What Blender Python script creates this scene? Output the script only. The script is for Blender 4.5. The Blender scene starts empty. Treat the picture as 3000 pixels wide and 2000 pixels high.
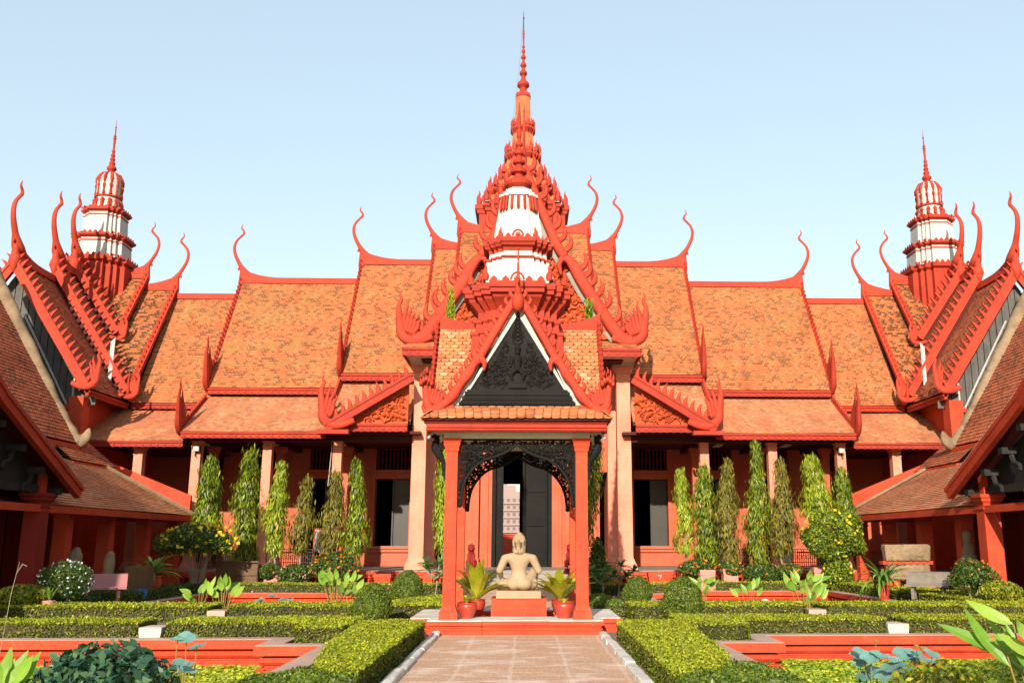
import bpy, math, random
import numpy as np
from math import sin, cos, pi, radians, sqrt, atan2
from mathutils import Vector, Matrix
random.seed(7); RNG = np.random.default_rng(11)
SC = bpy.context.scene
# ---------------------------------------------------------------- camera
cd = bpy.data.cameras.new('camera'); cam = bpy.data.objects.new('camera', cd); SC.collection.objects.link(cam)
cam.location = (.12, 0, 1.65); cam.rotation_euler = (radians(90+12.2), 0, radians(-1.70))
cd.sensor_width = 36; cd.lens = 2730/3000*36; cd.shift_x = -122/3000; cd.clip_start = .05; cd.clip_end = 2000
SC.camera = cam
# ---------------------------------------------------------------- light
AZ, EL = 10.0, 21.0
W = bpy.data.worlds.new('World'); SC.world = W; W.use_nodes = True
nt = W.node_tree; bg = nt.nodes['Background']
sky = nt.nodes.new('ShaderNodeTexSky'); sky.sky_type = 'NISHITA'; sky.sun_disc = False
sky.sun_elevation = radians(EL); sky.sun_rotation = radians(180+AZ)
sky.air_density = 1.6; sky.dust_density = .8; sky.ozone_density = 1.5; sky.altitude = 0
veil = nt.nodes.new('ShaderNodeMix'); veil.data_type = 'RGBA'; veil.inputs[0].default_value = .55   # thin bright haze over the whole sky
veil.inputs[7].default_value = (2.78, 3.24, 3.6, 1); nt.links.new(sky.outputs[0], veil.inputs[6])
nt.links.new(veil.outputs[2], bg.inputs[0]); bg.inputs[1].default_value = 0.15
sl = bpy.data.lights.new('sun', 'SUN'); sl.energy = 4.9; sl.angle = radians(.6); sl.color = (1.0, .90, .76)
so = bpy.data.objects.new('sun', sl); SC.collection.objects.link(so)
sd = Vector((-sin(radians(AZ))*cos(radians(EL)), -cos(radians(AZ))*cos(radians(EL)), sin(radians(EL))))
so.rotation_euler = sd.to_track_quat('Z', 'Y').to_euler(); so.location = (-5, -20, 30)
SC.view_settings.view_transform = 'Standard'; SC.view_settings.look = 'None'
SC.view_settings.exposure = 0.75; SC.view_settings.gamma = 1
# ---------------------------------------------------------------- materials
def mix(nt, a, b, f, mode='MIX'):
    m = nt.nodes.new('ShaderNodeMix'); m.data_type = 'RGBA'; m.blend_type = mode
    for s, v in ((m.inputs[0], f), (m.inputs[6], a), (m.inputs[7], b)):
        if hasattr(v, 'is_linked') or hasattr(v, 'links'): nt.links.new(v, s)
        elif isinstance(v, (int, float)): s.default_value = v
        else: s.default_value = (*v, 1)
    return m.outputs[2]
def ramp(nt, f, stops):
    r = nt.nodes.new('ShaderNodeValToRGB'); e = r.color_ramp.elements
    while len(e) < len(stops): e.new(.5)
    for i, (p, c) in enumerate(stops):
        e[i].position = p; e[i].color = (c, c, c, 1) if isinstance(c, (int, float)) else (*c, 1)
    nt.links.new(f, r.inputs[0]); return r.outputs[0]
def noise(nt, co, sc, det=3, rough=.55, dist=0):
    n = nt.nodes.new('ShaderNodeTexNoise'); n.inputs['Scale'].default_value = sc; n.inputs['Detail'].default_value = det
    n.inputs['Roughness'].default_value = rough; n.inputs['Distortion'].default_value = dist
    nt.links.new(co, n.inputs['Vector']); return n.outputs['Fac']
def mp(nt, co, sc):
    m = nt.nodes.new('ShaderNodeMapping'); m.inputs['Scale'].default_value = sc; nt.links.new(co, m.inputs[0]); return m.outputs[0]
def mth(nt, op, a, b=None, c=None):
    m = nt.nodes.new('ShaderNodeMath'); m.operation = op
    for i, v in enumerate((a, b, c)):
        if v is None: continue
        if hasattr(v, 'links'): nt.links.new(v, m.inputs[i])
        else: m.inputs[i].default_value = v
    return m.outputs[0]
def base(name, rough=.7, spec=.3):
    m = bpy.data.materials.new(name); m.use_nodes = True; nt = m.node_tree
    b = nt.nodes['Principled BSDF']; b.inputs['Roughness'].default_value = rough; b.inputs['Specular IOR Level'].default_value = spec
    tc = nt.nodes.new('ShaderNodeTexCoord')
    return m, nt, b, tc
def bump(nt, b, h, st=.3, d=.02):
    u = nt.nodes.new('ShaderNodeBump'); u.inputs['Strength'].default_value = st; u.inputs['Distance'].default_value = d
    nt.links.new(h, u.inputs['Height']); nt.links.new(u.outputs[0], b.inputs['Normal'])
def paint(name, c, c2=None, rough=.72, spec=.25, sc=1.2, amt=.35, streak=0, bp=.15, bsc=30, dirt=None, dirta=.25):
    m, nt, b, tc = base(name, rough, spec); co = tc.outputs['Object']
    c2 = c2 or tuple(x*.72 for x in c)
    f = ramp(nt, noise(nt, co, sc, 5, .6), [(.35, 0.), (.72, 1.)])
    col = mix(nt, c, c2, mth(nt, 'MULTIPLY', f, amt))
    fine = ramp(nt, noise(nt, co, bsc, 4, .7), [(.3, .82), (.7, 1.12)])
    col = mix(nt, col, fine, .55, 'MULTIPLY')
    if streak:
        s = ramp(nt, noise(nt, mp(nt, co, (5, 5, .35)), 2.2, 4, .6), [(.5, 0.), (.8, 1.)])
        col = mix(nt, col, dirt or tuple(x*.4 for x in c), mth(nt, 'MULTIPLY', s, streak))
    if dirt:
        s = ramp(nt, noise(nt, co, sc*2.6, 6, .7, .4), [(.55, 0.), (.7, 1.)])
        col = mix(nt, col, dirt, mth(nt, 'MULTIPLY', s, dirta))
    nt.links.new(col, b.inputs['Base Color'])
    if bp: bump(nt, b, noise(nt, co, bsc, 4, .6), bp, .01)
    return m
def tile_mat(name, c, w=.15, hh=.14, dark=.5, lich_and_edge=(.06, .028, .014), thr=.56, pink=.3, bumps=True):
    # fish-scale clay tiles: one colour per tile, dark lichen in clusters; UV in metres
    m, nt, b, tc = base(name, .85, .15)
    uv = nt.nodes.new('ShaderNodeUVMap'); uv.uv_map = 'UV'
    sp = nt.nodes.new('ShaderNodeSeparateXYZ'); nt.links.new(uv.outputs[0], sp.inputs[0])
    v = mth(nt, 'DIVIDE', sp.outputs[1], hh); row = mth(nt, 'FLOOR', v)
    par = mth(nt, 'MULTIPLY', mth(nt, 'MODULO', row, 2.), .5)
    u = mth(nt, 'ADD', mth(nt, 'DIVIDE', sp.outputs[0], w), par); cx = mth(nt, 'FLOOR', u)
    fu = mth(nt, 'FRACT', u); fv = mth(nt, 'FRACT', v)
    cb = nt.nodes.new('ShaderNodeCombineXYZ'); nt.links.new(cx, cb.inputs[0]); nt.links.new(row, cb.inputs[1])
    wn = nt.nodes.new('ShaderNodeTexWhiteNoise'); wn.noise_dimensions = '3D'; nt.links.new(cb.outputs[0], wn.inputs['Vector'])
    r = wn.outputs['Value']
    col = ramp(nt, r, [(0., tuple(x*.70 for x in c)), (.35, tuple(x*.95 for x in c)), (.62, (c[0]*1.05, c[1]*1.12, c[2]*1.05)), (.86, (min(1, c[0]*1.2), c[1]*1.45, c[2]*1.5)), (1., (min(1, c[0]*1.25), c[1]*1.8, c[2]*2.4))])
    co = tc.outputs['Object']
    big = noise(nt, co, .55, 4, .6)
    col = mix(nt, col, (c[0]*1.02, c[1]*.72, c[2]*.85), mth(nt, 'MULTIPLY', ramp(nt, big, [(.5, 0.), (.66, 1.)]), pink))
    s = mth(nt, 'ADD', mth(nt, 'MULTIPLY', noise(nt, co, 1.1, 6, .68), .52), mth(nt, 'MULTIPLY', r, .48))
    s2 = mth(nt, 'ADD', s, mth(nt, 'MULTIPLY', noise(nt, co, 6., 3, .6), .12))
    f = ramp(nt, s2, [(thr, 0.), (thr+.07, 1.)])
    d = mth(nt, 'SUBTRACT', fu, .5); arc = mth(nt, 'MULTIPLY', mth(nt, 'MULTIPLY', d, d), 2.2)
    e = mth(nt, 'SUBTRACT', fv, arc)                       # scalloped lower edge; the dark tone is strongest there
    edge_fade = ramp(nt, mth(nt, 'SUBTRACT', e, mth(nt, 'MULTIPLY', f, .55)), [(0., 1.), (.32, .12)])
    edge = ramp(nt, s, [(.40, 0.), (.62, 1.)])
    col = mix(nt, col, lich_and_edge, mth(nt, 'MULTIPLY', mth(nt, 'MULTIPLY', mth(nt, 'MAXIMUM', f, mth(nt, 'MULTIPLY', edge, .5)), edge_fade), dark))
    col = mix(nt, col, ramp(nt, noise(nt, mp(nt, co, (1.6, .5, .5)), 1.0, 5, .65), [(.35, .78), (.65, 1.08)]), .8, 'MULTIPLY')     # weather streaks down the slope
    nt.links.new(col, b.inputs['Base Color'])
    hgt = mth(nt, 'MULTIPLY', ramp(nt, e, [(0., 0.), (.10, 1.), (1., .25)]), 1.)
    if bumps: bump(nt, b, mth(nt, 'ADD', hgt, mth(nt, 'MULTIPLY', r, .5)), .9, .02)
    return m
def leaf_mat(name, cols, rough=.5, trans=.35, spec=.35):
    m, nt, b, tc = base(name, rough, spec)
    g = nt.nodes.new('ShaderNodeNewGeometry')
    n = len(cols)
    c = ramp(nt, g.outputs['Random Per Island'], [(i/(n-1), cols[i]) for i in range(n)])
    f = ramp(nt, noise(nt, tc.outputs['Object'], 2.2, 3, .6), [(.3, .7), (.7, 1.25)])
    c = mix(nt, c, f, .8, 'MULTIPLY')
    nt.links.new(c, b.inputs['Base Color'])
    t = nt.nodes.new('ShaderNodeBsdfTranslucent'); nt.links.new(c, t.inputs[0])
    ms = nt.nodes.new('ShaderNodeMixShader'); ms.inputs[0].default_value = trans
    nt.links.new(b.outputs[0], ms.inputs[1]); nt.links.new(t.outputs[0], ms.inputs[2])
    nt.links.new(ms.outputs[0], nt.nodes['Material Output'].inputs[0])
    return m
M = {}
RED = (.66, .085, .035)
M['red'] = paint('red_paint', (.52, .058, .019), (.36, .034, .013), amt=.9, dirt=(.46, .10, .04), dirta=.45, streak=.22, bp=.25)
M['trim'] = paint('brick_red_trim', (.44, .045, .017), (.30, .027, .012), amt=.9, dirt=(.20, .03, .018), dirta=.4, streak=.3, bsc=16, bp=.35)
M['red2'] = paint('red_trim', (.36, .034, .013), (.24, .020, .009), amt=.75, bsc=18, bp=.4, dirt=(.18, .02, .012), dirta=.5, streak=.2)
M['spire_tile'] = paint('orange_spire_tiles', (.42, .135, .045), (.28, .07, .03), amt=.9, sc=4, bsc=7, bp=.9, dirt=(.10, .04, .02), dirta=.5)
M['scroll'] = paint('terracotta_carving', (.46, .070, .018), (.32, .04, .012), amt=.6, bsc=14, bp=.5)
M['dred'] = paint('dark_and_shaded_red_paint', (.22, .016, .010), (.16, .011, .008), amt=.5, bp=.1)
M['plaster'] = paint('pink_plaster', (.72, .265, .175), (.58, .17, .10), amt=.8, sc=.9, streak=.35, dirt=(.40, .11, .07), dirta=.2, bsc=22)
M['wall'] = paint('terracotta_wall', (.46, .085, .034), (.46, .14, .085), amt=.9, sc=.55, streak=.3, dirt=(.27, .04, .02), dirta=.25, bsc=25)
M['pink'] = paint('pale_pink_paint', (.52, .22, .17), (.44, .15, .11), amt=.5, dirt=(.5, .2, .15), dirta=.3)
M['white'] = paint('white_paint', (.46, .45, .425), (.37, .36, .33), amt=.8, bp=.1, dirt=(.30, .27, .22), dirta=.45, streak=.5)
M['cream'] = paint('cream_soffit', (.62, .56, .44), (.54, .48, .38), amt=.4)
M['tile'] = tile_mat('clay_roof_tiles', (.50, .165, .064), thr=.625, dark=.72)
M['tile2'] = tile_mat('lichened_roof_tiles', (.47, .15, .055), thr=.55, dark=.9)
M['tile3'] = tile_mat('pale_low_roof_tiles', (.52, .20, .095), thr=.70, dark=.5, pink=.5)
M['tile4'] = tile_mat('old_red_roof_tiles', (.46, .125, .055), thr=.62, dark=.75)
M['shingle'] = leaf_mat('large_fish_scale_tiles', [(.34, .11, .045), (.48, .165, .06), (.56, .205, .08), (.50, .17, .07), (.46, .15, .065), (.60, .29, .16)], .7, 0., .25)
M['black'] = paint('black_carved_wood', (.006, .005, .0045), (.014, .012, .010), rough=.65, spec=.12, amt=.8, bsc=60, bp=.3)
M['grey_wood'] = paint('weathered_grey_boards', (.10, .095, .088), (.05, .045, .042), amt=.8, streak=.5, dirt=(.18, .15, .11), dirta=.4, bsc=25)
M['darkwood'] = paint('blackened_boards', (.022, .020, .018), (.012, .011, .010), amt=.8, streak=.4, dirt=(.05, .045, .035), dirta=.3)
M['benchstone'] = paint('bench_concrete', (.20, .165, .13), (.13, .11, .085), amt=.9, sc=5, bsc=60, bp=.25, dirt=(.09, .075, .06), dirta=.5)
M['wood'] = paint('brown_wood', (.14, .075, .035), (.08, .04, .022), amt=.8, bsc=25, bp=.3, streak=.3)
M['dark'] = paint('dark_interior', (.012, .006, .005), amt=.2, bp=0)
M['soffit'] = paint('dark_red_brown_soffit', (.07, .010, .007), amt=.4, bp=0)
M['stone'] = paint('sandstone', (.37, .26, .16), (.28, .195, .12), amt=.8, sc=3, bsc=70, bp=.3, rough=.8, dirt=(.42, .30, .19), dirta=.5)
M['oldstone'] = paint('weathered_stone', (.28, .19, .11), (.13, .085, .05), amt=1., sc=1.6, bsc=14, bp=.6, dirt=(.07, .05, .035), dirta=.75)
M['concrete'] = paint('grey_concrete', (.27, .24, .20), (.19, .165, .14), amt=.7, sc=3, bsc=60, bp=.2, dirt=(.2, .17, .14), dirta=.4)
M['coping'] = paint('coping_concrete', (.46, .31, .235), (.34, .235, .19), amt=.8, sc=2, bsc=45, bp=.25, dirt=(.3, .2, .16), dirta=.35)
M['kerb'] = paint('limewashed_kerb', (.66, .62, .55), (.38, .35, .31), amt=.9, sc=2.5, bsc=20, bp=.5, dirt=(.2, .17, .14), dirta=.6)
M['pot'] = paint('glazed_red_pot', (.34, .036, .02), (.42, .07, .04), rough=.32, spec=.5, amt=.6, sc=4, bp=.05)
M['iron'] = paint('dark_iron', (.035, .025, .022), rough=.5, amt=.2, bp=0)
M['glass'] = paint('dark_shutter', (.022, .020, .016), (.055, .045, .03), rough=.45, spec=.4, amt=.5, streak=.5, bp=.1)
M['metal'] = paint('grey_metal', (.3, .3, .31), rough=.4, amt=.2, bp=0)
M['bark'] = paint('pale_bark', (.30, .25, .18), (.16, .12, .09), amt=.8, sc=6, bsc=40, bp=.5)
M['stem'] = paint('green_stem', (.20, .20, .05), (.30, .12, .05), amt=.8, sc=4, bp=0)
M['blue'] = paint('blue_plastic', (.03, .16, .42), rough=.4, amt=.2, bp=0)
M['bench_pink'] = paint('pink_terrazzo', (.36, .15, .15), (.26, .10, .10), amt=.6, bsc=90, bp=.1)
M['soil'] = paint('ground_soil', (.16, .11, .07), (.25, .18, .12), amt=.9, sc=1, bsc=12, bp=.5)
# foliage
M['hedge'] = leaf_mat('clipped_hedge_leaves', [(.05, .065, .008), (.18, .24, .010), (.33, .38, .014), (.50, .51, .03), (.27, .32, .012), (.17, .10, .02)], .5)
M['hedge_side'] = leaf_mat('shaded_hedge_leaves', [(.02, .025, .005), (.07, .095, .008), (.15, .185, .012), (.28, .30, .02), (.09, .12, .01), (.11, .06, .018)], .5)  # darker copy of the hedge leaves; shade on the sides put into colour
M['hedge_core'] = paint('hedge_twigs', (.03, .03, .01), (.07, .05, .02), amt=.9, bp=0)
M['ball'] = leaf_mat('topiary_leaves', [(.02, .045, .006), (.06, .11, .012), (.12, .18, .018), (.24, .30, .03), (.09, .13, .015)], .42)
M['ashoka'] = leaf_mat('drooping_green_leaves', [(.02, .04, .005), (.08, .125, .010), (.19, .26, .014), (.34, .40, .02), (.11, .15, .015)], .4)
M['ashoka2'] = leaf_mat('olive_drooping_leaves', [(.04, .04, .012), (.12, .12, .02), (.20, .18, .02), (.30, .27, .03), (.20, .11, .02)], .5)
M['ashoka3'] = leaf_mat('bright_drooping_leaves', [(.08, .12, .01), (.2, .27, .015), (.34, .40, .02), (.42, .45, .03), (.2, .26, .02)], .4)
M['duck'] = leaf_mat('bright_floating_weed', [(.18, .27, .01), (.38, .46, .015), (.52, .56, .03), (.62, .62, .07), (.30, .40, .02)], .5, .3)
M['duck2'] = leaf_mat('green_floating_weed', [(.08, .17, .012), (.16, .28, .02), (.28, .42, .03), (.20, .34, .02)], .5, .3)
M['lotus'] = leaf_mat('blue_green_lotus_leaves', [(.12, .28, .24), (.18, .36, .31), (.24, .42, .36)], .45, .3)
M['canna'] = leaf_mat('broad_light_leaves', [(.13, .30, .03), (.25, .42, .05), (.38, .52, .09), (.2, .36, .04)], .4, .4)
M['darkleaf'] = leaf_mat('dark_glossy_leaves', [(.010, .04, .022), (.02, .075, .035), (.035, .10, .05), (.05, .13, .04), (.10, .16, .07)], .35, .2, .5)
M['fern'] = leaf_mat('birds_nest_fern_fronds', [(.20, .24, .01), (.42, .44, .02), (.60, .55, .05), (.40, .33, .04)], .4, .35)
M['spike'] = leaf_mat('strap_leaves', [(.06, .15, .02), (.16, .30, .04), (.36, .46, .10)], .4, .3)
M['palm'] = leaf_mat('frangipani_leaves', [(.03, .11, .02), (.08, .20, .04), (.16, .30, .08)], .4, .3)
M['yellow'] = leaf_mat('yellow_blossoms', [(.8, .55, .01), (.85, .65, .02), (.75, .62, .05)], .6, .3)
M['orange'] = leaf_mat('orange_blossoms', [(.8, .16, .01), (.8, .28, .02), (.75, .1, .02)], .6, .3)
M['wflower'] = leaf_mat('white_blossoms', [(.8, .8, .85), (.75, .78, .85), (.85, .85, .85)], .6, .3)
M['pinkfl'] = leaf_mat('pink_blossoms', [(.7, .2, .3), (.8, .45, .45), (.75, .3, .3)], .6, .3)
M['shrub'] = leaf_mat('shrub_leaves', [(.015, .045, .008), (.04, .09, .015), (.09, .16, .025), (.17, .23, .03)], .45)
M['ygleaf'] = leaf_mat('yellow_green_leaves', [(.06, .10, .01), (.22, .27, .015), (.46, .42, .03), (.12, .17, .015)], .45)
# ---------------------------------------------------------------- scene bookkeeping
def link(o, parent=None):
    SC.collection.objects.link(o)
    if parent is not None: o.parent = parent
    return o
def tag(o, label=None, cat=None, group=None, kind=None):
    if label: o['label'] = label
    if cat: o['category'] = cat
    if group: o['group'] = group
    if kind: o['kind'] = kind
    return o
def thing(name, label, cat, loc=(0, 0, 0), group=None, rz=0):
    o = bpy.data.objects.new(name, None); o.location = loc; o.rotation_euler = (0, 0, rz); o.empty_display_size = .2
    return tag(link(o), label, cat, group)
def copy_tree(o, parent=None):
    c = o.copy(); link(c); c.parent = parent
    for ch in list(o.children): copy_tree(ch, c)
    return c
K = 1.375                                  # museum buildings are drawn in units of 1.375 m, their ground at -0.45 units
def bw(p): return (.12+K*(p[0]-.12), K*p[1], K*p[2]-.619)
SPLIT = {'window', 'balcony_slabs', 'finial', 'bargeboard', 'eave_fringe', 'ridge_cap', 'pilaster', 'gable_crest', 'lower_tiled_roof', 'tiled_roof', 'curved_bargeboard', 'white_soffit_board', 'white_soffit', 'stair_wall', 'lead_flashing', 'white_flashing', 'porch_beam', 'roof_bracket', 'verge_beading', 'entablature', 'carved_pediment', 'porch_soffit', 'veranda_base', 'door_leaf', 'door_frame', 'eave_board', 'shutter', 'hip_tiles', 'roof_body', 'old_tiled_roof', 'stone_verge', 'leg', 'doors', 'spire', 'wall', 'interior_wall', 'bell_tower', 'white_tower_wall', 'base', 'veranda_ceiling', 'veranda_floor'}
class MB:
    def __init__(s, build=False, world=False): s.v = []; s.f = []; s.uv = None; s.b = build; s.w = world or build
    def add(s, vs, fs):
        n = len(s.v); s.v.extend(vs); s.f.extend([tuple(i+n for i in f) for f in fs]); return s
    def box(s, x0, x1, y0, y1, z0, z1):
        return s.add([(x0, y0, z0), (x1, y0, z0), (x1, y1, z0), (x0, y1, z0), (x0, y0, z1), (x1, y0, z1), (x1, y1, z1), (x0, y1, z1)],
                     [(0, 3, 2, 1), (4, 5, 6, 7), (0, 1, 5, 4), (1, 2, 6, 5), (2, 3, 7, 6), (3, 0, 4, 7)])
    def frus(s, cx, cy, z0, z1, a0, b0, a1, b1):
        v = [(cx+sx*a, cy+sy*b, z) for a, b, z in ((a0, b0, z0), (a1, b1, z1)) for sx, sy in ((-1, -1), (1, -1), (1, 1), (-1, 1))]
        return s.add(v, [(0, 3, 2, 1), (4, 5, 6, 7), (0, 1, 5, 4), (1, 2, 6, 5), (2, 3, 7, 6), (3, 0, 4, 7)])
    def prism(s, poly, O, U, V, t):
        O = Vector(O); U = Vector(U); V = Vector(V); N = U.cross(V).normalized(); n = len(poly)
        v = [tuple(O+U*a+V*b-N*t/2) for a, b in poly]+[tuple(O+U*a+V*b+N*t/2) for a, b in poly]
        return s.add(v, [tuple(range(n))[::-1], tuple(range(n, 2*n))]+[(i, (i+1) % n, n+(i+1) % n, n+i) for i in range(n)])
    def loft(s, rings, cap=True, closed=True):
        n = len(rings[0]); v = [p for r in rings for p in r]; f = []
        for k in range(len(rings)-1):
            for i in range(n if closed else n-1):
                j = (i+1) % n; f.append((k*n+i, k*n+j, (k+1)*n+j, (k+1)*n+i))
        if cap: f += [tuple(range(n))[::-1], tuple(range((len(rings)-1)*n, len(rings)*n))]
        return s.add(v, f)
    def lathe(s, cx, cy, prof, n=20, z0=0, sx=1, sy=1):
        return s.loft([[(cx+r*sx*cos(2*pi*i/n), cy+r*sy*sin(2*pi*i/n), z0+z) for i in range(n)] for r, z in prof])
    def tube(s, pts, rad, n=6, fl=1., up=(0, 0, 1), fb=1.):
        pts = [Vector(p) for p in pts]; rings = []
        if not hasattr(rad, '__len__'): rad = [rad]*len(pts)
        for i, p in enumerate(pts):
            d = (pts[min(i+1, len(pts)-1)]-pts[max(i-1, 0)])
            if d.length < 1e-9: d = Vector((0, 0, 1))
            d.normalize(); u = Vector(up); a = d.cross(u)
            if a.length < 1e-4: a = d.cross(Vector((1, .1, 0)))
            a.normalize(); b = a.cross(d)
            rings.append([tuple(p+a*rad[i]*fl*cos(2*pi*k/n)+b*rad[i]*fb*sin(2*pi*k/n)) for k in range(n)])
        return s.loft(rings)
    def ball(s, c, r, n=12, m=8):
        r = r if hasattr(r, '__len__') else (r, r, r)
        return s.loft([[(c[0]+r[0]*sin(a)*cos(2*pi*i/n), c[1]+r[1]*sin(a)*sin(2*pi*i/n), c[2]-r[2]*cos(a)) for i in range(n)] for a in [pi*max(.02, min(m-.02, k))/m for k in range(m+1)]])
    def quads(s, arr):                      # arr: (n,4,3)
        n = len(s.v); s.v.extend(map(tuple, arr.reshape(-1, 3).tolist())); s.f.extend([(n+4*i, n+4*i+1, n+4*i+2, n+4*i+3) for i in range(len(arr))]); return s
    def clusters(s, eps=.012):
        # loose pieces whose boxes touch stay together; pieces standing apart become meshes of their own
        n = len(s.v); par = list(range(n))
        def find(a):
            while par[a] != a: par[a] = par[par[a]]; a = par[a]
            return a
        for f in s.f:
            r = find(f[0])
            for i in f[1:]: par[find(i)] = r
        roots = np.array([find(i) for i in range(n)]); V = np.array(s.v, dtype=float); ids, inv = np.unique(roots, return_inverse=True)
        lo = np.full((len(ids), 3), 1e9); hi = np.full((len(ids), 3), -1e9); np.minimum.at(lo, inv, V); np.maximum.at(hi, inv, V)
        g_ = list(range(len(ids)))
        def fd(a):
            while g_[a] != a: g_[a] = g_[g_[a]]; a = g_[a]
            return a
        for i in range(len(ids)):
            ov = np.where((lo[i] <= hi[i+1:]+eps).all(1) & (hi[i] >= lo[i+1:]-eps).all(1))[0]
            for j in ov: g_[fd(i+1+int(j))] = fd(i)
        cl = np.array([fd(i) for i in range(len(ids))])[inv]; out = []
        for c in np.unique(cl):
            m = MB(s.b, s.w); vi = np.where(cl == c)[0]; mp_ = {int(o): k for k, o in enumerate(vi)}; m.v = [s.v[i] for i in vi]
            m.f = [tuple(mp_[i] for i in f) for f in s.f if cl[f[0]] == c]
            if s.uv is not None: m.uv = [s.uv[i] for i in vi]
            out.append(m)
        return out
    def obj(s, name, mat, parent=None, smooth=False, label=None, loc=None, mirror=False, whole=False):
        if name in SPLIT and parent is not None and not whole:
            cs = s.clusters()
            if 1 < len(cs) <= 40: return [c.obj(name, mat, parent, smooth, label, loc, mirror, True) for c in cs][-1]
        me = bpy.data.meshes.new(name)
        v = [bw(p) for p in s.v] if s.b else s.v
        if mirror: v = [(-x-.0, y, z) for x, y, z in v]; f = [t[::-1] for t in s.f]
        else: f = s.f
        if s.w and parent is not None:
            r = parent
            while r.parent: r = r.parent
            loc = tuple(r.location)
        if loc is not None: v = [(x-loc[0], y-loc[1], z-loc[2]) for x, y, z in v]
        me.from_pydata([tuple(map(float, p)) for p in v], [], f)
        if s.uv is not None:
            ul = me.uv_layers.new(name='UV'); k = 0; flat = np.zeros(len(me.loops)*2, dtype=np.float32)
            for face in me.polygons:
                for li, vi in zip(face.loop_indices, face.vertices):
                    flat[2*li], flat[2*li+1] = s.uv[vi]
            ul.data.foreach_set('uv', flat)
        me.materials.append(M[mat] if isinstance(mat, str) else mat)
        if smooth: me.polygons.foreach_set('use_smooth', [True]*len(me.polygons))
        o = bpy.data.objects.new(name, me); link(o, parent)
        if loc is not None and parent is None: o.location = loc
        if label: o['label'] = label
        return o
    # sloped tile roof: A,B lower edge; C,D upper edge (A-D and B-C are the sides)
    def slope(s, A, B, Cc, D, rh=.14, lift=.022, cols=None, jit=.004):
        if s.uv is None: s.uv = []
        A, B, Cc, D = [Vector(bw(p) if s.b else p) for p in (A, B, Cc, D)]
        L = ((D-A).length+(Cc-B).length)/2; n = max(1, round(L/rh)); N = (B-A).cross(D-A).normalized()
        Wd = (B-A).length; cols = cols or max(1, int(Wd/.45)); off = random.random()*7
        inv = (lambda p: ((p[0]-.12)/K+.12, p[1]/K, (p[2]+.619)/K)) if s.b else (lambda p: tuple(p))
        for i in range(n):
            t0, t1 = i/n, (i+1)/n+.0
            base_i = len(s.v)
            for k in range(cols+1):
                u = k/cols; j = random.uniform(-jit, jit); dz = .03*sin(u*7+off)*sin(t0*5+off)
                p0 = (A+(D-A)*t0)*(1-u)+(B+(Cc-B)*t0)*u; p1 = (A+(D-A)*t1)*(1-u)+(B+(Cc-B)*t1)*u
                dn = (D-A).normalized()
                q0 = p0-dn*j+N*(lift+j)+N*dz*.5; q1 = p1+N*.002+N*dz*.5; qb = p0-dn*j+N*dz*.5-N*.004
                for q, vv in ((qb, i*rh+.001), (q0, i*rh+.002), (q1, (i+1)*rh-.002)):
                    s.v.append(inv(q)); s.uv.append((off+u*Wd, off//1*rh*0+vv))
            for k in range(cols):
                a = base_i+3*k
                s.f.append((a+1, a+4, a+5, a+2)); s.f.append((a, a+3, a+4, a+1))
        return s
def redent(mb, cx, cy, secs, steps=((1., .52), (.8, .78))):
    # square tower section with stepped (redented) corners; secs = [(half, z), ...]
    a = [(1., .50), (.80, .50), (.80, .80), (.50, .80), (.50, 1.)]
    q = [(1, .5), (.82, .5), (.82, .68), (.68, .68), (.68, .82), (.5, .82), (.5, 1)]
    pl = []
    for r in range(4):
        c, s_ = [(1, 0), (0, 1), (-1, 0), (0, -1)][r]
        for x, y in q: pl.append((c*x-s_*y, s_*x+c*y))
    return mb.loft([[(cx+h*x, cy+h*y, z) for x, y in pl] for h, z in secs])
def square(mb, cx, cy, secs):
    return mb.loft([[(cx+sx*h, cy+sy*h, z) for sx, sy in ((-1, -1), (1, -1), (1, 1), (-1, 1))] for h, z in secs])
def smoothline(pts, n=6):
    P = [Vector(p) for p in pts]; out = []
    for i in range(len(P)-1):
        a, b, c, d = P[max(i-1, 0)], P[i], P[i+1], P[min(i+2, len(P)-1)]
        for k in range(n):
            t = k/n; out.append(.5*((2*b)+(c-a)*t+(2*a-5*b+4*c-d)*t*t+(3*b-a-3*c+d)*t**3))
    out.append(P[-1]); return out
# horn-shaped roof finial: u outwards, z up, unit height 2
HORN = [(-.62, .02, .07), (-.3, .06, .10), (-.08, .17, .13), (.05, .33, .105), (.15, .50, .07), (.26, .70, .062), (.35, .92, .055), (.38, 1.15, .05), (.32, 1.36, .043), (.19, 1.52, .04), (.085, 1.635, .042), (.095, 1.74, .032), (.17, 1.83, .026), (.165, 1.92, .018), (.13, 2.0, .006)]
def horn(mb, O, U, sc=1., bulb=True, V=(0, 0, 1), thick=.75, neck=False):
    O = Vector(O); U = Vector(U); V = Vector(V)
    L = smoothline([(a, b, c) for a, b, c in HORN], 4)
    side = U.cross(V)
    mb.tube([O+U*p[0]*sc+V*p[1]*sc for p in L], [p[2]*sc for p in L], 8, 1., up=tuple(side), fb=thick)
    if bulb:
        rings = []
        for t, r in ((-.52, .01), (-.46, .055), (-.36, .10), (-.24, .125), (-.1, .12), (.08, .10), (.26, .07), (.4, .05)):
            c = O+V*t*sc+U*(.03+.10*max(0, t))*sc
            rings.append([tuple(c+U*r*sc*1.0*cos(2*pi*k/12)+side*r*sc*.95*sin(2*pi*k/12)) for k in range(12)])
        mb.loft(rings)
        c = O+U*.17*sc+V*.40*sc
        mb.tube([c, c-V*.08*sc+U*.02*sc, c-V*.15*sc+U*.01*sc], [.02*sc, .032*sc, .004*sc], 6)
    return mb
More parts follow.
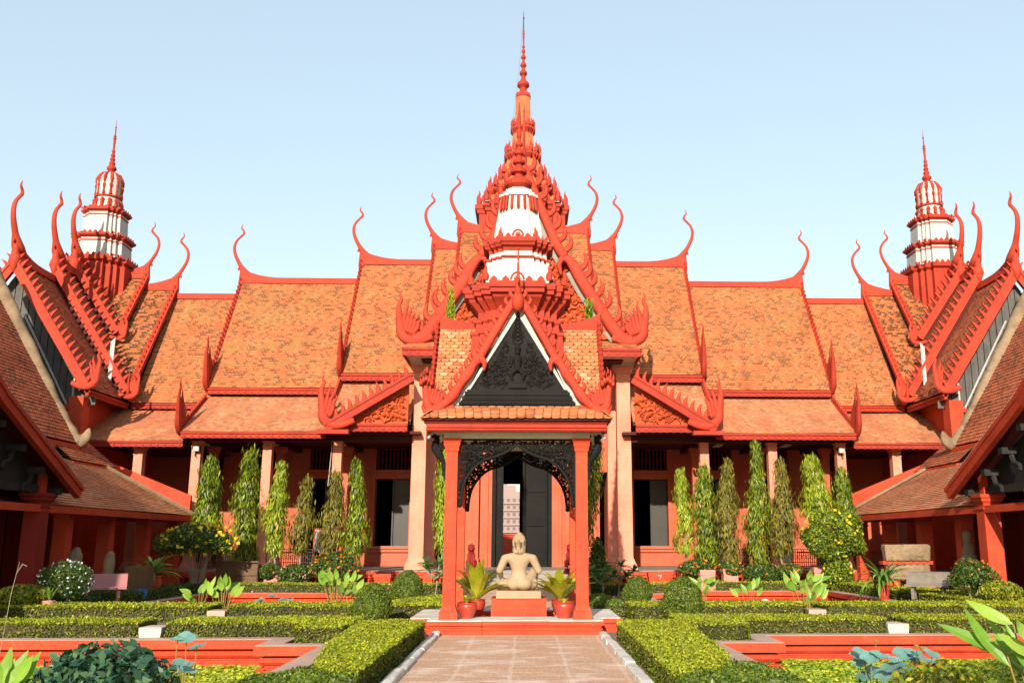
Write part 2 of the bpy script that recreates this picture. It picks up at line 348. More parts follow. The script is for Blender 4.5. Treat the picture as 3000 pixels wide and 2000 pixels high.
def fin_poly(h, w, lean=.5, n=6):            # one flame-shaped crocket
    L = []; R = []
    for i in range(n+1):
        t = i/n; c = lean*h*(t**2)*.6-.10*h*sin(t*pi); ww = w*.5*(1-t)**.8
        L.append((c-ww, t*h)); R.append((c+ww, t*h))
    return L+R[::-1][1:]
def rake(mb, P0, P1, N, width=.22, thick=.12, teeth=0, th=.3, tw=.14, lean=-.5, over=0., vert=True, inner=True):
    # straight bargeboard from top P0 to bottom P1 lying in the plane with normal N, teeth standing on its upper edge
    P0 = Vector(P0); P1 = Vector(P1); N = Vector(N).normalized(); D = (P1-P0); L = D.length; d = D/L
    up = N.cross(d); up = up if up.z > 0 else -up
    mb.prism([(0, -width), (L, -width), (L, 0), (0, 0)], P0, d, up, thick)
    if inner: mb.prism([(0, -.045), (L, -.045), (L, .03), (0, .03)], P0+N*.0, d, up, thick+.06)
    U2, V2 = (d, up)
    for i in range(teeth):
        c = P0+d*(L*(i+.5)/teeth)+up*.0
        if vert:
            hd = Vector((d.x, d.y, 0)).normalized(); mb.prism(fin_poly(th, tw, lean), c, hd, Vector((0, 0, 1)), thick*.55)
        else: mb.prism(fin_poly(th, tw, lean), c, d, up, thick*.55)
    return mb
def ribbon(mb, pts, w, N, thick):
    # curved board: centre line pts, half widths w, in plane normal N
    N = Vector(N).normalized(); P = [Vector(p) for p in pts]; rings = []
    for i, p in enumerate(P):
        d = (P[min(i+1, len(P)-1)]-P[max(i-1, 0)]).normalized(); u = N.cross(d)
        rings.append([tuple(p+u*w[i]+N*thick/2), tuple(p+u*w[i]*.55+N*thick*.72), tuple(p-u*w[i]*.55+N*thick*.72), tuple(p-u*w[i]+N*thick/2), tuple(p-u*w[i]-N*thick/2), tuple(p+u*w[i]-N*thick/2)])
    return mb.loft(rings)
def scroll(mb, c, U, V, r, turns=1.4, rad=.02, sgn=1, a0=0., n=16, lift=0.02):
    c = Vector(c); U = Vector(U); V = Vector(V); N = U.cross(V).normalized(); pts = []; rr = []
    for i in range(n+1):
        t = i/n; a = a0+sgn*2*pi*turns*t; q = r*(1-.82*t)
        pts.append(c+U*q*cos(a)+V*q*sin(a)+N*lift); rr.append(rad*(.35+.9*sin(pi*min(1, t*1.05+.02))**.7))
    mb.tube(pts, rr, 5, 1.)
    for i in (3, 6, 9):                      # leaflets off the curl
        p = pts[i]; d = (pts[i]-pts[i-1]).normalized(); o = (p-c).normalized()
        mb.tube([p, p+o*rad*2.2+d*rad*1.2, p+o*rad*3.4+d*rad*3.6], [rad*.8, rad*.8, rad*.1], 4)
def carve(mb, inside, box, U, V, O, r=(.06, .14), n=60, rad=.02, lift=.02, seed=1, mirror=False):
    # fill a panel with scrolling foliage relief
    rg = random.Random(seed); done = []; k = 0
    for _ in range(n*30):
        if k >= n: break
        a = rg.uniform(box[0], box[1]); b = rg.uniform(box[2], box[3]); q = rg.uniform(*r)*(1 if _ < n*6 else .6)
        if not all(inside(a+q*cx, b+q*cy) for cx, cy in ((1, 0), (-1, 0), (0, 1), (0, -1), (.7, .7), (-.7, .7))): continue
        if any((a-x)**2+(b-y)**2 < (.80*(q+z))**2 for x, y, z in done): continue
        done.append((a, b, q)); k += 1
        for m in ((1, -1) if mirror else (1,)):
            scroll(mb, Vector(O)+Vector(U)*a*m+Vector(V)*b, U, V, q, rg.uniform(1.1, 1.6), rad*q/r[1]*1.15, m*(1 if k % 2 else -1), rg.uniform(0, 6.3) if m == 1 else 0, lift=lift)
    return done
def naga(mb, P, U, V, sc=1., t=.1, crest=5):
    # upturned serpent-head terminal: body comes in along +U, rises into a fan of flames at -U
    P = Vector(P); U = Vector(U); V = Vector(V); N = U.cross(V)
    L = smoothline([(.75, .10, .10), (.4, -.03, .12), (.08, -.02, .14), (-.12, .16, .14), (-.16, .42, .12), (-.20, .7, .10), (-.22, .95, .065), (-.15, 1.15, .05), (-.19, 1.3, .03), (-.13, 1.42, .006)], 4)
    mb.tube([P+U*a*sc+V*b*sc for a, b, c in L], [c*sc for a, b, c in L], 8, 1., up=tuple(N), fb=.6)
    for i in range(crest):
        f = i/(crest-1); hgt = (.95, .75, .62, .5, .4)[i % 5]
        st = [(-.10+.07*i, .25-.03*i, .07), (-.07+.10*i, .25+hgt*.3, .075), (-.02+.085*i, .25+hgt*.6, .055), (.03+.10*i, .22+hgt*.8, .035), (0.0+.10*i, .22+hgt, .005)]
        q = smoothline(st, 3); mb.tube([P+U*a*sc+V*b*sc+N*(.0) for a, b, c in q], [c*sc for a, b, c in q], 6, 1., up=tuple(N), fb=.6)
    return mb
# organic bodies: overlapping tapered capsules fused into one skin by a voxel remesh
def capsule(mb, a, b, ra, rb, n=14, sq=(1, 1)):
    a = Vector(a); b = Vector(b); d = (b-a); L = d.length; d = d/L if L > 1e-6 else Vector((0, 0, 1))
    x = d.cross(Vector((0, 1, .01))); x.normalize(); y = d.cross(x); rings = []
    for k in range(5):
        t = pi/2*(1-k/4.); c = a-d*ra*sin(t); r = max(.0005, ra*cos(t)); rings.append([tuple(c+x*r*sq[0]*cos(2*pi*i/n)+y*r*sq[1]*sin(2*pi*i/n)) for i in range(n)])
    for k in range(1, 5):
        t = pi/2*k/4.; c = b+d*rb*sin(t); r = max(.0005, rb*cos(t))
        if k == 1: rings.append([tuple(b+x*rb*sq[0]*cos(2*pi*i/n)+y*rb*sq[1]*sin(2*pi*i/n)) for i in range(n)])
        rings.append([tuple(c+x*r*sq[0]*cos(2*pi*i/n)+y*r*sq[1]*sin(2*pi*i/n)) for i in range(n)])
    return mb.loft(rings)
def fuse(mb, name, mat, parent=None, vox=.012, sm=8, label=None, fac=.5):
    o = mb.obj(name, mat, None)
    r = o.modifiers.new('r', 'REMESH'); r.mode = 'VOXEL'; r.voxel_size = vox
    s = o.modifiers.new('s', 'SMOOTH'); s.iterations = sm; s.factor = fac
    dg = bpy.context.evaluated_depsgraph_get(); dg.update()
    me = bpy.data.meshes.new_from_object(o.evaluated_get(dg)); me.polygons.foreach_set('use_smooth', [True]*len(me.polygons))
    old = o.data; o.modifiers.clear(); o.data = me; me.name = name; bpy.data.meshes.remove(old)
    if not len(me.materials): me.materials.append(M[mat])
    if parent is not None: o.parent = parent
    if label: o['label'] = label
    return o
# foliage -------------------------------------------------------------------
def leaves(P, Nn, size, asp=.55, tilt=.6, down=None, fold=0., rng=RNG):
    # P (n,3) centres, Nn (n,3) outward normals; returns (n,4,3) diamond leaves
    n = len(P); rnd = rng.normal(size=(n, 3)); N = Nn+tilt*rnd; N /= np.linalg.norm(N, axis=1, keepdims=True)+1e-9
    t = rng.normal(size=(n, 3)) if down is None else np.array([0, 0, -1.])+down*rng.normal(size=(n, 3))
    t = t-(t*N).sum(1, keepdims=True)*N; t /= np.linalg.norm(t, axis=1, keepdims=True)+1e-9
    b = np.cross(N, t); s = (size*rng.uniform(.6, 1.25, size=(n, 1)))
    return np.stack([P-t*s, P+b*s*asp-t*s*.1, P+t*s, P-b*s*asp-t*s*.1], axis=1)
def outline_points(poly, z0, z1, dens, rng=RNG, topd=1.):
    # random points + normals on top and sides of an extruded polygon
    P = []; N = []; poly = np.array(poly); n = len(poly); cen = poly.mean(0)
    xs, ys = poly[:, 0], poly[:, 1]
    area = abs(sum(xs[i]*ys[(i+1) % n]-xs[(i+1) % n]*ys[i] for i in range(n)))/2
    m = int(area*dens*topd*((xs.max()-xs.min())*(ys.max()-ys.min())/max(area, .01)))
    q = rng.uniform([xs.min(), ys.min()], [xs.max(), ys.max()], size=(m, 2)); ins = np.zeros(m, bool); j = n-1
    for i in range(n):
        c = ((ys[i] > q[:, 1]) != (ys[j] > q[:, 1])) & (q[:, 0] < (xs[j]-xs[i])*(q[:, 1]-ys[i])/(ys[j]-ys[i]+1e-12)+xs[i]); ins ^= c; j = i
    q = q[ins]; P.append(np.c_[q, np.full(len(q), z1)]); N.append(np.tile([0, 0, 1.], (len(q), 1)))
    for i in range(n):
        a = poly[i]; b = poly[(i+1) % n]; L = np.linalg.norm(b-a); k = int(L*(z1-z0)*dens)
        t = rng.uniform(size=(k, 1)); p = a+(b-a)*t; nn = np.array([b[1]-a[1], -(b[0]-a[0])])/max(L, 1e-6)
        if np.dot(nn, (a+b)/2-cen) < 0: nn = -nn
        P.append(np.c_[p, rng.uniform(z0, z1, size=(k, 1))]); N.append(np.tile([*nn, .15], (k, 1)))
    return np.concatenate(P), np.concatenate(N)
def hedge(label, poly, z1=.33, z0=0., dens=2600, size=.022, group=None, mat='hedge', rough=.012):
    xs = [p[0] for p in poly]; ys = [p[1] for p in poly]; cx, cy = sum(xs)/len(xs), sum(ys)/len(ys)
    t = thing('clipped_hedge', label, 'hedge', (cx, cy, z0), group)
    poly = [(x-cx, y-cy) for x, y in poly]; c = np.array(poly); h = z1-z0
    core = MB(); s = .05; n_ = len(poly); ins = []; ar = sum(poly[i-1][0]*poly[i][1]-poly[i][0]*poly[i-1][1] for i in range(n_)); sg = 1 if ar > 0 else -1
    for i in range(n_):
        a_, b_, c_ = Vector(poly[i-1]), Vector(poly[i]), Vector(poly[(i+1) % n_]); d1 = (b_-a_).normalized(); d2 = (c_-b_).normalized()
        n1 = Vector((-d1.y, d1.x))*sg; n2 = Vector((-d2.y, d2.x))*sg; m_ = (n1+n2); m_ = m_/max(.35, m_.dot(n1)); q_ = b_+m_*s; ins.append((q_.x, q_.y))
    core.prism(ins, (0, 0, (h-.045)/2+.0), (1, 0, 0), (0, 1, 0), h-.045); core.obj('twigs', 'hedge_core', t)
    P, N = outline_points(poly, .0, h, dens)
    P = P[np.argsort(RNG.uniform(size=len(P)))] if False else P
    # uneven clipped surface: bulge by low-frequency waves, rounded upper edge
    w = np.sin(P[:, 0]*3.1+cx*5)*np.sin(P[:, 1]*2.7+cy*3)+.6*np.sin(P[:, 0]*8.3+P[:, 1]*6.1+P[:, 2]*5)
    P = P+N*(w[:, None]*rough)+N*RNG.uniform(-.03, .012, size=(len(P), 1))
    stray = RNG.uniform(size=len(P)) < .02; P[stray] += N[stray]*RNG.uniform(.02, .06, size=(stray.sum(), 1))
    top = (N[:, 2] > .9) | (P[:, 2] > h-.035)
    side = ~top & (RNG.uniform(size=len(P)) < .72)
    MB().quads(leaves(P[top], N[top], size, .6, 1.35)).obj('bright_top_leaves', mat, t)  # top leaves coloured brighter than the sides, as if lit from above
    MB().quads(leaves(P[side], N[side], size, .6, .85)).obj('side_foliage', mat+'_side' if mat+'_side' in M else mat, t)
    return t
def ellipsoid_pts(n, r, rng=RNG, shell=.25, zmin=-1):
    v = rng.normal(size=(n, 3)); v /= np.linalg.norm(v, axis=1, keepdims=True); k = 1-shell*rng.uniform(size=(n, 1))**1.5
    P = v*k*np.array(r); ok = v[:, 2] > zmin
    return P[ok], v[ok]
# ================================================================ MUSEUM HALL (facade facing the court)
def fringe(mb, axis, a0, a1, y, z0, z1, face=-1, step=.2, cut=None):
    # carved eave board: plain band with a row of rosettes, scalloped foot. axis 'x': runs along x at depth y; 'y': runs along y at x=y
    L = abs(a1-a0); n = max(2, int(L/step)); h = z1-z0; lo = min(a0, a1)
    poly = [(0, h), (0, h*.16)]
    for i in range(n): poly += [((i+.15)*L/n, h*.08), ((i+.5)*L/n, 0), ((i+.85)*L/n, h*.08)]
    poly += [(L, h*.16), (L, h)]
    O = (lo, y, z0) if axis == 'x' else (y, lo, z0); U = (1, 0, 0) if axis == 'x' else (0, 1, 0)
    mb.prism(poly, O, U, (0, 0, 1), .05)
    N = Vector((0, face, 0)) if axis == 'x' else Vector((face, 0, 0))
    c0 = Vector(O)+Vector(U)*L/2+Vector((0, 0, h*.9))+N*.035
    for zz, tt in ((h*.90, h*.1), (h*.74, h*.05)):
        c = Vector(O)+Vector(U)*L/2+Vector((0, 0, zz))+N*.04
        mb.prism([(-L/2, -tt), (L/2, -tt), (L/2, tt), (-L/2, tt)], c, U, (0, 0, 1), .05)
    for i in range(n):
        c = Vector(O)+Vector(U)*((i+.5)*L/n)+Vector((0, 0, h*.40))+N*.03; r = min(h*.26, L/n*.4)
        mb.prism([(r*cos(k*pi/4), r*sin(k*pi/4)) for k in range(8)], c, U, (0, 0, 1), .03)
        mb.prism([(r*.5*cos(k*pi/2), r*.5*sin(k*pi/2)) for k in range(4)], c+N*.012, U, (0, 0, 1), .03)
    return mb
def column(parent, x, y, z0, z1, h, mat='plaster', cap=.34, name='column', base=True):
    mb = MB(True); b = .28 if h > .18 else .2
    S = [(h*1.5, z0), (h*1.5, z0+b*.45), (h*1.42, z0+b*.5), (h*1.1, z0+b*1.1), (h*1.02, z0+b*1.25), (h, z0+b*1.3)] if base else [(h, z0)]
    S += [(h*.94, z1-cap), (h*1.06, z1-cap), (h*1.08, z1-cap+.04), (h*.96, z1-cap+.05), (h*.98, z1-cap*.62), (h*1.3, z1-cap*.42), (h*1.32, z1-cap*.3), (h*1.48, z1-cap*.2), (h*1.5, z1)]
    square(mb, x, y, S); return mb.obj(name, mat, parent)
def ridge(mb, x0, x1, y, z, flare=None, ax='x', h=.15, w=.09):
    # ridge cap from x0 to x1, sweeping up to the end named in flare (+1: x1 end, -1: x0 end)
    L = x1-x0; pts = [(0, -.05), (L, -.05)]
    def sw(u): return h+(.30*max(0, 1-u/1.5)**2.4 if u < 1.5 else 0)
    n = 14; top = []
    for i in range(n+1):
        u = L*(1-i/n); d = (L-u) if flare == 1 else (u if flare == -1 else 99); top.append((u, sw(d)))
    if flare == 2: top = [(L*(1-i/n), max(sw(L*i/n), sw(L*(1-i/n)))) for i in range(n+1)]
    if ax == 'x': mb.prism(pts+top, (x0, y, z), (1, 0, 0), (0, 0, 1), 2*w)
    else: mb.prism(pts+top, (y, x0, z), (0, 1, 0), (0, 0, 1), 2*w)
    return mb
hall = thing('museum_hall', 'red museum hall with stepped orange tile roofs and tall central spire behind the shrine', 'museum building', bw((0, 30, .45)))
body = MB(True); tiles = MB(True); tiles_low = MB(True); ridges = MB(True); frg = MB(True); verge = MB(True); fin = MB(True)
def roof_body(mb, x0, x1, ye, ze, yr, zr, yb=None):
    yb = yb or 2*yr-ye
    mb.prism([(ye+.08, ze-.12), (ye+.08, ze-.03), (yr, zr-.05), (yb-.08, ze-.03), (yb-.08, ze-.12)], ((x0+x1)/2, 0, 0), (0, 1, 0), (0, 0, 1), abs(x1-x0))
UP = [(5.72, 9.9, 29.3, 6.44, 32, 10.64), (3.2, 5.72, 29.15, 6.90, 32, 11.36), (2.3, 3.2, 29.0, 7.5, 32.3, 12.05), (-.1, 2.3, 29, 8.2, 32.6, 12.8), (9.9, 12.25, 29.45, 5.97, 32, 10.05)]
for s in (-1, 1):
    for i, (a, b, ye, ze, yr, zr) in enumerate(UP):
        x0, x1 = sorted((s*a, s*b))
        roof_body(body, x0+.01, x1-.01, ye, ze, yr, zr)
        T = tiles
        T.slope((x0, ye, ze), (x1, ye, ze), (x1, yr, zr), (x0, yr, zr))
        yb = 2*yr-ye; body.slope((x1, yb, ze), (x0, yb, ze), (x0, yr, zr), (x1, yr, zr), rh=.6); body.uv = None
        ridge(ridges, x0, x1, yr, zr, (s if i != 4 else None))
        if i < 4:
            end = s*b; horn(fin, (end, yr, zr+.15), (s, 0, 0), 1.0 if i < 3 else 1.05)
            rake(verge, (end+s*.04, yr, zr+.08), (end+s*.04, ye-.02, ze+.05), (s, 0, 0), .16, .10, 24, .17, .10, -.3, vert=False, inner=False)
            if i < 2: naga(verge, (end+s*.05, ye+.02, ze+.02), (0, 1, 0), (0, 0, 1), 1.15)
    # upper eave boards
    for (a, b, y, z0, z1) in ((5.72, 9.9, 29.32, 6.22, 6.42), (3.3, 5.72, 29.17, 6.64, 6.88), (9.9, 12.3, 29.47, 5.77, 5.95)):
        x0, x1 = sorted((s*a, s*b)); fringe(frg, 'x', x0, x1, y, z0, z1); body.box(x0, x1, y+.03, y+.5, z0+.02, z1-.03)
    # lower tiers and their eave boards
    for (a, b, y0, z0, y1, z1, f) in ((5.72, 9.9, 27.3, 4.83, 29.6, 6.24, .21), (3.3, 5.72, 27.5, 5.16, 29.5, 6.68, .1), (9.9, 12.85, 27.55, 4.58, 29.7, 5.80, .19)):
        x0, x1 = sorted((s*a, s*b)); tiles_low.slope((x0, y0, z0), (x1, y0, z0), (x1, y1, z1), (x0, y1, z1))
        body.prism([(y0+.05, z0-.10), (y0+.05, z0-.02), (y1, z1-.02), (y1, z1-.3)], ((x0+x1)/2, 0, 0), (0, 1, 0), (0, 0, 1), x1-x0-.004)
        if f > .15: fringe(frg, 'x', x0, x1, y0+.02, z0-f, z0-.012)
    for (e, yt, zt, yb, zb) in ((9.9, 29.3, 6.12, 27.28, 4.86), (5.72, 29.2, 6.66, 27.45, 5.16)):
        rake(verge, (s*e+s*.04, yt, zt), (s*e+s*.04, yb, zb), (s, 0, 0), .12, .10, 13, .22, .09, -.3, vert=True, inner=False)
        if e > 9: naga(verge, (s*e+s*.05, yb+.02, zb), (0, 1, 0), (0, 0, 1), 1.05)
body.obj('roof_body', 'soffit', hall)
tiles.obj('tiled_roof', 'tile', hall); tiles_low.obj('lower_tiled_roof', 'tile3', hall)
ridges.obj('ridge_cap', 'trim', hall); fin.obj('finial', 'trim', hall, smooth=True); verge.obj('bargeboard', 'red2', hall); frg.obj('eave_fringe', 'red2', hall)
# ---- walls with real openings
wall = MB(True); frame = MB(True); WY = 32.
BAY = [(3.8, 4.96, 1.56, 3.78), (6.10, 7.20, .95, 3.78), (8.1, 9.15, .95, 3.78), (10.1, 11.1, .95, 3.7)]
def wallseg(x0, x1, z0, z1, y=WY): wall.box(x0, x1, y, y+.35, z0, z1)
for s in (-1, 1):
    cur = 2.95
    for (a, b, z0, z1) in BAY:
        for (u, v, w0, w1) in ((cur, a, .9, 6.5), (a, b, .9, z0), (a, b, z1, 4.08), (a, b, 4.80, 6.5)):
            if v > u and w1-w0 > .01: wallseg(*sorted((s*u, s*v)), w0, w1)
        cur = b
        x0, x1 = sorted((s*a, s*b)); f = MB(True); t = .11
        for (p, q, r, o_) in ((x0-t, x1+t, z1, z1+.14), (x0-t, x1+t, 4.08-.12, 4.08), (x0-t, x1+t, 4.80, 4.90)): f.box(p, q, WY-.07, WY+.05, r, o_)
        f.box(x0-t, x0, WY-.05, WY+.05, z0, z1-.002); f.box(x1, x1+t, WY-.05, WY+.05, z0, z1-.002)
        f.box(x0-t-.04, x1+t+.04, WY-.1, WY-.002, z1+.14, z1+.19)
        if z0 > 1: f.box(x0-.14, x1+.14, WY-.14, WY-.002, z0-.1, z0-.002)
        fo = f.obj('window_frame' if z0 > 1 else 'doorway_frame', 'wall', hall)
        sh = MB(True); w = x1-x0
        sh.box(x0+w*.52, x1-.02, WY+.2, WY+.26, z0, z1); sh.box(x0+w*.49, x0+w*.53, WY+.12, WY+.3, z0, z1); sh.obj('shutter', 'glass', fo)
        vb = MB(True); n = 9
        for i in range(n): vb.lathe(x0+w*(i+.5)/n, WY+.12, [(.02, 0), (.03, .1), (.018, .2), (.035, .36), (.018, .52), (.03, .62), (.02, .72)], 6, 4.08)
        vb.obj('vent_balusters', 'dred', fo)
    wallseg(*sorted((s*cur, s*12.9)), .9, 6.5)
    # dado mouldings
    for x0, x1 in ((2.95, 5.9), (7.4, 7.95), (9.3, 9.95), (11.25, 12.9)):
        a, b = sorted((s*x0, s*x1)); wall.box(a, b, WY-.09, WY-.001, 1.36, 1.44); wall.box(a, b, WY-.06, WY-.001, .9, 1.3); wall.box(a, b, WY-.1, WY-.001, .9, .99)
    # raised wall panels
    for x0, x1, z0, z1 in ((5.25, 5.85, 1.6, 3.1), (5.25, 5.85, 3.2, 5.6), (7.45, 7.9, 1.6, 3.1), (9.4, 9.85, 1.6, 3.1)):
        a, b = sorted((s*x0, s*x1)); wall.box(a, b, WY-.025, WY-.001, z0, z1)
# central door wall
CY = 31.
for s in (-1, 1):
    wall.box(*sorted((s*.98, s*2.55)), CY, CY+.4, .9, 7.4)
    wall.box(*sorted((s*2.82, s*2.96)), CY, CY+1.4, .9, 7.4); wall.box(*sorted((s*2.55, s*2.82)), CY+.02, CY+.4, 3.95, 7.4); wall.box(*sorted((s*2.55, s*2.82)), CY+.02, CY+.4, .9, 1.15)
    for x0, x1, d in ((.98, 1.1, .10), (1.1, 1.2, .16), (1.2, 1.3, .12), (1.40, 1.78, .22), (1.78, 1.86, .12), (1.95, 2.45, .06)):
        wall.box(*sorted((s*x0, s*x1)), CY-d, CY-.001, .9, 6.6)
    wall.box(*sorted((s*1.38, s*1.82)), CY-.28, CY-.002, .9, 1.2)
wall.box(-.98, .98, CY+.001, CY+.4, 5.5, 7.4); wall.box(-1.1, 1.1, CY-.12, CY-.001, 5.5, 5.62)
wall.obj('wall', 'wall', hall)
pl = MB(True)
for s in (-1, 1):
    pl.loft([[(s*2.88+sx*h, 29.75+sy*h, z) for sx, sy in ((-1, -1), (1, -1), (1, 1), (-1, 1))] for h, z in ((.24, .9), (.24, 1.05), (.17, 1.25), (.155, 6.9))])
pl.obj('pilaster', 'plaster', hall)
dr = MB(True); dr.box(.09, .84, CY+.16, CY+.24, .92, 5.4); dr.obj('door_leaf', 'black', hall)
d = MB(True)
for z in (1.1, 2.2, 3.3, 4.4): d.box(.16, .78, CY+.13, CY+.16, z, z+.95)
d.box(.02, .10, CY+.05, CY+.95, .92, 5.4); d.box(-.93, -.62, CY+.1, CY+.22, .92, 5.4); d.obj('door_leaf', 'black', hall)
d = MB(True)
for s in (-1, 1): d.box(*sorted((s*.86, s*.979)), CY-.05, CY+.35, .92, 5.42)
d.box(-.98, .98, CY-.05, CY+.3, 5.4, 5.499); d.obj('door_frame', 'black', hall)
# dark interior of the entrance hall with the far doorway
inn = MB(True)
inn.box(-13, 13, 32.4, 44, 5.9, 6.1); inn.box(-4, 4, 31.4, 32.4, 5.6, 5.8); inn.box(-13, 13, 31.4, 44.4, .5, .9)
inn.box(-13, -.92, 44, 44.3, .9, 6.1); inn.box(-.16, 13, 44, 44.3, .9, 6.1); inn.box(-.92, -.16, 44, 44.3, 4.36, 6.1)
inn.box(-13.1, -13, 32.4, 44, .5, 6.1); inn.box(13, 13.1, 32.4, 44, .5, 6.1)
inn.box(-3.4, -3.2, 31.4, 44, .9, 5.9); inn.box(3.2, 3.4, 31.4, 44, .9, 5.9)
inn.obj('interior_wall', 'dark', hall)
# veranda ceiling, floor slab, balustraded base
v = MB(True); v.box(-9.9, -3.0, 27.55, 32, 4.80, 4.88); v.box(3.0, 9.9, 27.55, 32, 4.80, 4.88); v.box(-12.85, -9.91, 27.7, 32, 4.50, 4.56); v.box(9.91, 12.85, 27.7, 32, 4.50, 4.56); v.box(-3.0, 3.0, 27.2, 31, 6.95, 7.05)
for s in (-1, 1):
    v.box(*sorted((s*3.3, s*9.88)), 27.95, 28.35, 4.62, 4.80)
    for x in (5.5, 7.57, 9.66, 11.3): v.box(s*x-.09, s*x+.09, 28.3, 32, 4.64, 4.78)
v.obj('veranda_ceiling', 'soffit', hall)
f = MB(True); f.box(-12.6, 12.6, 27.2, 32.3, .80, .90); f.box(-3.9, 3.9, 26.9, 31.2, .80, .895)
f.obj('veranda_floor', 'concrete', hall)
f = MB(True)
for x0, x1, y in ((-12.6, -3.9, 27.16), (3.9, 12.6, 27.16), (-3.94, -1.5, 26.86), (1.5, 3.94, 26.86)):
    f.box(x0, x1, y, y+.2, .78, .875); f.box(x0, x1, y+.03, y+.2, .70, .779); f.box(x0, x1, y-.02, y+.2, .45, .56)
for s in (-1, 1):
    for x, y in ((3.92, 27.0), (1.5, 26.9), (5.5, 27.2), (7.57, 27.2), (9.66, 27.2), (11.3, 27.2), (2.6, 26.9)): f.box(s*x-.13, s*x+.13, y-.06, y+.16, .45, .86)
f.box(-12.6, 12.6, 27.6, 27.7, .45, .8)
f.obj('veranda_base', 'red', hall)
blp = MB(True); blp.lathe(0, 0, [(.05, 0), (.05, .02), (.025, .04), (.05, .075), (.025, .11), (.05, .15), (.025, .19), (.045, .215), (.03, .225)], 8)
bl_me = None
for s in (-1, 1):
    for k in range(60):
        x = 1.7+k*.185
        if x > 12.4 or abs(x-3.92) < .2: continue
        y = 26.95 if x < 3.9 else 27.25
        if bl_me is None:
            o = MB(True); o.lathe(0, 0, [(.05, .561), (.05, .575), (.025, .59), (.052, .61), (.025, .635), (.048, .655), (.025, .68), (.04, .70)], 8)
            o = o.obj('baluster', 'red', None, smooth=False); bl_me = o.data; o.parent = hall
        else: o = link(bpy.data.objects.new('baluster', bl_me), hall)
        L = Vector(bw((s*x, y, 0)))-Vector(bw((0, 0, 0))); o.location = L-Vector(hall.location)
# stairs
st = MB(True)
for i in range(5): st.box(-1.3+.0*i, 1.3, 26.9-.28*(4-i)-.02, 26.9-.002*i, .45+.0*i, .45+.09*(i+1)-.004)
st.obj('stairs', 'concrete', hall)
st = MB(True)
for s in (-1, 1): st.box(s*1.42-.12, s*1.42+.12, 25.6, 26.84, .45, .84)
st.obj('stair_wall', 'red', hall)
# columns
for s in (-1, 1):
    column(hall, s*3.07, 28.15, .88, 6.95, .215, cap=.42)
    for x, zt in ((5.5, 4.95), (7.57, 4.78), (9.66, 4.78), (11.35, 4.55)):
        column(hall, s*x, 28.14, .9, zt, .138)
        if x < 10: column(hall, s*x, 29.6, .9, 4.6, .12, mat='wall', name='inner_column')
# iron railings between the outer columns
for s in (-1, 1):
    for a, b in ((5.72, 7.35), (7.8, 9.45)):
        r = MB(True); x0, x1 = sorted((s*a, s*b)); L = x1-x0; y = 28.1
        for z in (.99, 1.10, 1.40, 1.47): r.box(x0, x1, y-.012, y+.012, z-.009, z+.009)
        n = 26
        for i in range(n+1):
            x = x0+L*i/n; r.box(x-.008, x+.008, y-.008, y+.008, .92, 1.47 if i % 4 < 2 else 1.40)
        for i in range(0, n, 2):
            c = x0+L*(i+1)/n; r.loft([[(c+(.05+q)*cos(a_), y+w, 1.25+(.05+q)*sin(a_)) for a_ in [2*pi*k/10 for k in range(10)]] for q, w in ((0, -.008), (.012, 0), (0, .008))], cap=False)
        r.obj('iron_railing', 'iron', hall)
# ---- central porch with its great carved gable
ent = MB(True)
fringe(ent, 'x', -3.44, 3.44, 26.6, 6.94, 7.2, step=.26)
for s in (-1, 1): fringe(ent, 'y', 26.6, 29, s*3.44, 6.94, 7.2, face=s)
for s in (-1, 1):
    rake(ent, (s*3.3, 27.0, 6.46), (s*5.72, 27.0, 4.98), (0, -1, 0), .23, .16, 0)
    ent.prism([(0, 0), (0, .12), (.9*s, .12), (.9*s, 0)], (s*4.98, 27.0, 4.72), (1, 0, 0), (0, 0, 1), .3)
    fringe(ent, 'x', *sorted((s*3.35, s*5.4)), 27.28, 4.82, 5.06, step=.19)
ent.obj('entablature', 'red2', hall)
brd = MB(True)
for s in (-1, 1):
    for i in range(11):
        t = (i+.6)/11.3; c = Vector((s*3.3, 27.0, 6.46)).lerp(Vector((s*5.55, 27.0, 5.08)), t)
        L = smoothline([(0, -.03, .075), (s*-.03, .12, .062), (s*.0, .24, .045), (s*.06, .36, .006)], 3)
        brd.tube([c+Vector((a, 0, b)) for a, b, _ in L], [r for *_, r in L], 6, 1, up=(0, -1, 0), fb=.5)
    naga(brd, (s*5.62, 26.98, 5.03), (-s, 0, .42*0), (0, 0, 1), 1.02, crest=3)
brd.obj('gable_crest', 'trim', hall, smooth=True)
mb = MB(True); mb.box(-3.4, -2.0, 26.64, 31, 7.0, 7.06); mb.box(2.0, 3.4, 26.64, 31, 7.0, 7.06); mb.box(-3.4, 3.4, 26.64, 27.9, 7.001, 7.061)
for s in (-1, 1): mb.frus(s*3.07, 28.15, 7.06-.32, 7.0, .2, .2, .36, .36)
mb.obj('porch_soffit', 'cream', hall)
mb = MB(True)
for s in (-1, 1): mb.box(s*3.07-.2, s*3.07+.2, 27.9, 28.4, 6.9, 7.1)
mb.box(-3.3, 3.3, 27.3, 27.5, 7.07, 7.95); mb.obj('porch_beam', 'soffit', hall)
sk = MB(True); sk.slope((-3.5, 26.55, 7.2), (3.5, 26.55, 7.2), (3.2, 27.25, 7.56), (-3.2, 27.25, 7.56))
GL = [(3.25, 7.50), (3.02, 7.56), (2.79, 7.78), (2.52, 8.18), (2.16, 8.74), (1.90, 9.14), (1.72, 9.46), (1.55, 9.78), (1.38, 10.0), (1.20, 10.04), (1.09, 9.85), (1.15, 9.52)]
